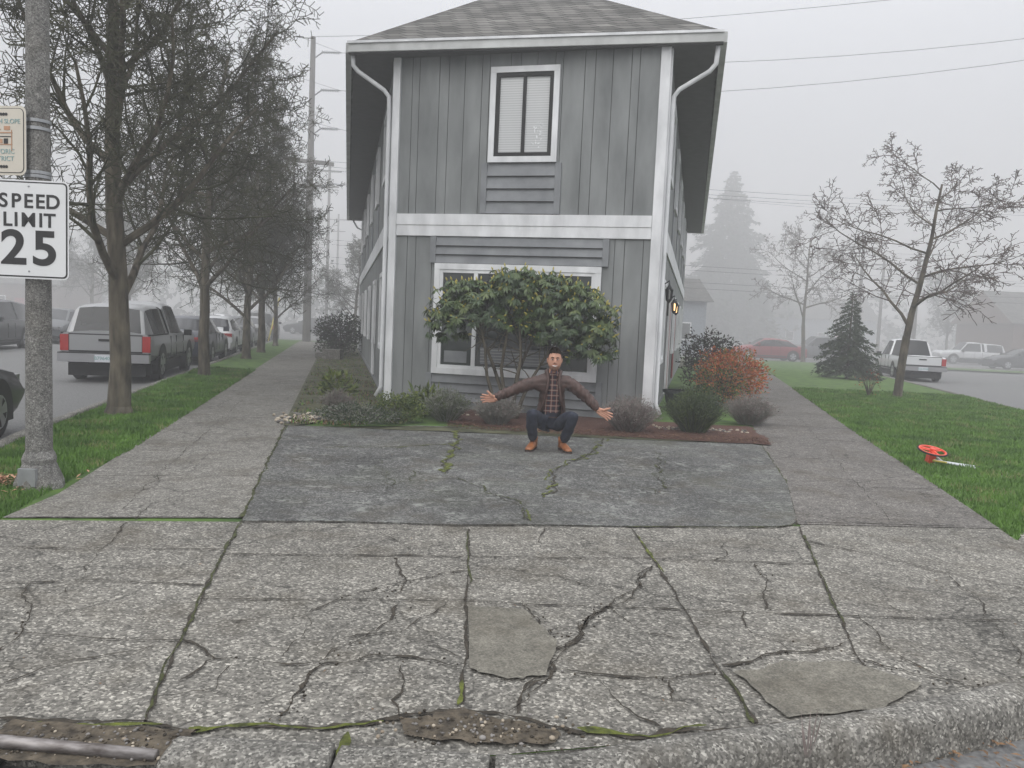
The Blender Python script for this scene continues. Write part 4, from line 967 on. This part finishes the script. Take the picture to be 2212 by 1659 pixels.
for sx in (-1,1):
    g.tube([(.045+sx*.0,.085,.955),(.045+sx*.06,.06,.96),(.045+sx*.085,.01,.945),(.045+sx*.066,-.05,.905),(.045+sx*.062,-.085,.82),(.045+sx*.078,-.105,.72),(.045+sx*.10,-.10,.60),(.045+sx*.135,-.07,.47)],[.024,.025,.025,.022,.016,.013,.012,.012],'jacket',8)
    g.tube([(.045+sx*.03,-.055,.955),(.045+sx*.03,-.085,.93),(.045+sx*.045,-.09,.895)],[.012,.016,.006],'plaid',6)
g.build('collar',man,smooth=True)
for sx,ax,ay,yaw in ((-1,-.165,-.03,-.32),(1,.195,-.03,.35)):
    g=MB()
    prof=[(.075,.035,.028,.05),(.05,.042,.045,.06),(.0,.043,.05,.065),(-.06,.046,.045,.055),(-.12,.050,.034,.04),(-.165,.045,.026,.032),(-.20,.028,.018,.026)]
    vs=[];fs=[];n=14
    for (y,w,h,zc) in prof:
        for j in range(n):
            a=j*2*math.pi/n; vs.append(V((w*math.cos(a),y,.024+max(-.0,zc-.024+h*math.sin(a)) if math.sin(a)<0 else zc+h*math.sin(a))))
    for i in range(len(prof)-1):
        for j in range(n): fs.append((i*n+j,i*n+(j+1)%n,(i+1)*n+(j+1)%n,(i+1)*n+j))
    fs.append(tuple(range(n))); fs.append(tuple((len(prof)-1)*n+j for j in range(n)))
    g.add(vs,fs,'boot'); g.tube([(0,.03,.06),(0,.03,.12),(0,.02,.155)],[.046,.048,.055],'boot',12)
    ol=[(.03,.085),(.042,.05),(.038,-.02),(.052,-.1),(.05,-.16),(.03,-.205),(-.03,-.205),(-.05,-.16),(-.052,-.1),(-.038,-.02),(-.042,.05),(-.03,.085)]
    m_=len(ol); g.add([(x,y,0) for x,y in ol]+[(x,y,.026) for x,y in ol],[tuple(range(m_)),tuple(range(2*m_-1,m_-1,-1))]+[(i,(i+1)%m_,m_+(i+1)%m_,m_+i) for i in range(m_)],'sole')
    for i in range(4): g.tube([(-.025,-.03-.022*i,.105-.012*i),(.025,-.03-.022*i,.105-.012*i)],.004,'sole',4)
    g.build('boot',man,smooth=True,loc=(ax,ay,0),rot=yaw)
def hand(w,d,up,name):
    g=MB(); w=V(w); d=V(d).normalized(); up=(V(up)-d*V(up).dot(d)).normalized(); pn=d.cross(up)
    if pn.y>0: pn=-pn
    lens=[.070,.080,.074,.058]
    for i in range(4):
        o=(1.5-i)*.022; kn=w+d*.085+up*o-d*abs(i-1.3)*.005; sp=(1.5-i)*.17
        fd=(d+up*sp).normalized(); l=lens[i]; curl=pn*.10*(1+i*.2)
        a=kn+fd*l*.45+curl*l*.5; b=a+(fd+curl*1.6).normalized()*l*.3; c=b+(fd+curl*3).normalized()*l*.26
        g.tube([w-d*.03+up*o*.6,w+d*.01+up*o*.8,w+d*.05+up*o*1.0,kn,a,b,c,c+(c-b)*.15],[.018,.020,.0195,.0135,.0110,.0098,.008,.003],'skin',10)
    t0=w+d*.012+up*.02; t1=w+d*.045+up*.048+pn*.012; t2=t1+(d*.6+up*.8).normalized()*.036; t3=t2+(d*.75+up*.6).normalized()*.03
    g.tube([t0,t1,t2,t3,t3+(t3-t2)*.12],[.020,.018,.0125,.010,.004],'skin',10)
    g.tube([w-d*.06,w],[.026,.024],'skin',10)
    g.build(name,man,smooth=True)
hand((-.655,-.105,.60),(-1,-.25,.02),(0.15,-.2,1),'right_hand'); hand((.607,-.125,.505),(.85,-.3,-.42),(.3,-.2,1),'left_hand')
g=MB(); hc=V((.048,-.035,1.082))
def hf(q):
    q=q.copy()
    if q.z<-.1: k=(-.1-q.z)/.9; q.x*=1+.10*k-.10*k*k; q.y=q.y*(1-.02*k) - (.14*k if q.y<0 else -.0)
    if q.y<0: q.y*=.93
    if q.y<-.5 and abs(q.z-.15)<.15 and .15<abs(q.x)<.55: q.y+=.045
    return q
def hk(m):
    if m.z>.66 or (m.z>.55 and m.y>-.6) or (m.y>-.30 and m.z>.05): return 'hair'
    if m.y>.2 and m.z>-.35: return 'hair'
    if m.z<-.36-.25*max(0,-m.y) and m.y<.25: return 'stub'
    return 'skin'
g.ball(hc,(.082,.100,.130),'skin',40,30,fn=hf,kf=hk)
head=g.build('head',man,smooth=True,weld=True)
g=MB()
def hcap(m):
    r=m.length
    m=m/r if r>0 else m
    if m.z>.60+.10*max(0,-m.y) or (m.y>-.25 and m.z>.15) or (m.y>.15 and m.z>-.4): return 'hair'
    return None
g.ball(hc+V((0,.003,.006)),(.087,.104,.138),'hair',40,30,fn=lambda q:q*(1+.02*noise.noise(q*9))+V((0,-.06 if q.y<0 and q.z>.6 else 0,0)),kf=hcap)
g.build('hair_cap',man,smooth=True,weld=True)
g=MB()
def onface(x,z,d=0):
    zz=z/.130; k=max(0,(-.1-zz)/.9); q=1-(x/.082/(1+.10*k-.10*k*k))**2-zz**2; yy=math.sqrt(max(0,q)); return hc+V((x,-.100*.93*(yy*(1-.02*k)+.14*k)-d,z))
n0=onface(0,.022,-.004); n1=onface(0,-.022,.022); n2=onface(0,-.034,.004)
g.tube([n0,n0.lerp(n1,.5)+V((0,-.003,0)),n1,n2],[.008,.011,.0145,.008],'skin',10)
for s in(-1,1):
    g.ball(onface(s*.013,-.026,.008),(.008,.009,.007),'skin',8,6)
    e=onface(s*.031,.010,-.006); g.ball(e,(.0135,.010,.0065),'eye',10,8); g.ball(e+V((0,-.0085,0)),(.0058,.003,.0058),'iris',8,6)
    g.tube([e+V((-.015,-.006,.006)),e+V((0,-.010,.0095)),e+V((.015,-.006,.005))],.0035,'stub',6); g.tube([e+V((-.014,-.006,-.006)),e+V((0,-.009,-.009)),e+V((.014,-.006,-.006))],.003,'skin',6)
    g.tube([onface(s*.014,.030,.002),onface(s*.032,.036,.003),onface(s*.048,.029,.001)],[.005,.006,.004],'hair',6)
    g.ball(hc+V((s*.083,.005,-.003)),(.010,.018,.032),'skin',10,8)
mp=[onface(x,-.066+abs(x)**2*9,.002) for x in(-.03,-.018,-.006,.006,.018,.03)]
g.tube(mp,[.003,.0065,.0075,.0075,.0065,.003],'teeth',8)
g.tube([p+V((0,-.001,.0075)) for p in mp],.003,'lip',6); g.tube([p+V((0,-.001,-.008+abs(i-2.5)*.0018)) for i,p in enumerate(mp)],.0035,'lip',6)
g.build('face_features',man,smooth=True)
g=MB()
for i in range(1100):
    a=R.uniform(0,6.283); ph=R.uniform(0,1.0); q=V((math.sin(ph)*math.cos(a),math.sin(ph)*math.sin(a),math.cos(ph)))
    p=hc+V((q.x*.086,q.y*.103,.005+q.z*.137)); g.leaf(p,(q*.6+V((0,-.5,.3))+rv()*.4).normalized(),q.cross(rv()).normalized(),.018,.006,'hair')
g.build('hair',man)

# ------------------------------------------------------------ fog: thin over the corner, a denser bank from 32 m on
def fogbox(name,dens,x0,x1,y0,y1):
    fm=bpy.data.materials.new(name+'_volume'); fm.use_nodes=True; t_=fm.node_tree; t_.nodes.remove(t_.nodes['Principled BSDF'])
    vs_=t_.nodes.new('ShaderNodeVolumeScatter'); vs_.inputs['Density'].default_value=dens; vs_.inputs['Color'].default_value=(.985,.99,1,1); vs_.inputs['Anisotropy'].default_value=.0
    em=t_.nodes.new('ShaderNodeEmission'); em.inputs[0].default_value=(.96,.975,1,1); em.inputs[1].default_value=.11*dens   # added glow that brightens the haze, standing in for light scattered more than once
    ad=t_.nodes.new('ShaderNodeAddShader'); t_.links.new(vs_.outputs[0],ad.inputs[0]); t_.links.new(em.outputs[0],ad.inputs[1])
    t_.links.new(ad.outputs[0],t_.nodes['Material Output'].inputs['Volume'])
    M['fog']=fm
    g=MB(); g.box(x0,x1,y0,y1,-.6,24,'fog'); g.build(name)
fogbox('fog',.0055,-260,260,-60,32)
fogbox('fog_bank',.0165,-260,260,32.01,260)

# ------------------------------------------------------------ world, sun, camera
w=bpy.data.worlds.new("World"); bpy.context.scene.world=w; w.use_nodes=True; N=w.node_tree.nodes; L=w.node_tree.links
sky=N.new("ShaderNodeTexSky"); sky.sky_type='NISHITA'; sky.sun_disc=False; sky.sun_elevation=math.radians(40); sky.sun_rotation=math.radians(200); sky.air_density=1; sky.dust_density=6
hs=N.new("ShaderNodeHueSaturation"); hs.inputs['Saturation'].default_value=.15; L.new(sky.outputs[0],hs.inputs['Color'])
tc=N.new("ShaderNodeTexCoord"); sx=N.new("ShaderNodeSeparateXYZ"); L.new(tc.outputs['Generated'],sx.inputs[0])
pw=N.new("ShaderNodeMath"); pw.operation='POWER'; mxx=N.new("ShaderNodeMath"); mxx.operation='MAXIMUM'; mxx.inputs[1].default_value=0; L.new(sx.outputs[2],mxx.inputs[0]); L.new(mxx.outputs[0],pw.inputs[0]); pw.inputs[1].default_value=1.9
rr=N.new("ShaderNodeMix"); rr.data_type='RGBA'; L.new(pw.outputs[0],rr.inputs[0]); rr.inputs[6].default_value=(5.9,6.05,6.5,1); rr.inputs[7].default_value=(27,27.4,28.6,1)
mx=N.new("ShaderNodeMix"); mx.data_type='RGBA'; mx.inputs[0].default_value=.92; L.new(hs.outputs[0],mx.inputs[6]); L.new(rr.outputs[2],mx.inputs[7])
bg=N['Background']; L.new(mx.outputs[2],bg.inputs[0]); bg.inputs[1].default_value=.1
sd=bpy.data.lights.new('sun','SUN'); sd.energy=1.1; sd.angle=math.radians(50); sd.color=(1,.97,.92); so=bpy.data.objects.new('sun',sd); C.objects.link(so); so.location=(0,0,30)
so.rotation_euler=(math.radians(50),0,math.radians(-20))
cd=bpy.data.cameras.new('camera'); cd.sensor_width=36; cd.lens=36*1662/2212; cd.clip_end=1200; cd.clip_start=.05
co=bpy.data.objects.new('camera',cd); C.objects.link(co)
p=math.atan(129/1662); a=math.atan(.0436)
F=V((0,math.cos(p),-math.sin(p))); Up=V((0,math.sin(p),math.cos(p))); X=V((1,0,0))
right=X*math.cos(a)+Up*math.sin(a); up=-X*math.sin(a)+Up*math.cos(a); back=-F
mt=Matrix((( right.x,up.x,back.x,0),(right.y,up.y,back.y,0),(right.z,up.z,back.z,1.5),(0,0,0,1)))
co.matrix_world=mt
bpy.context.scene.camera=co
bpy.context.scene.view_settings.view_transform='Standard'; bpy.context.scene.view_settings.look='None'; bpy.context.scene.view_settings.exposure=0
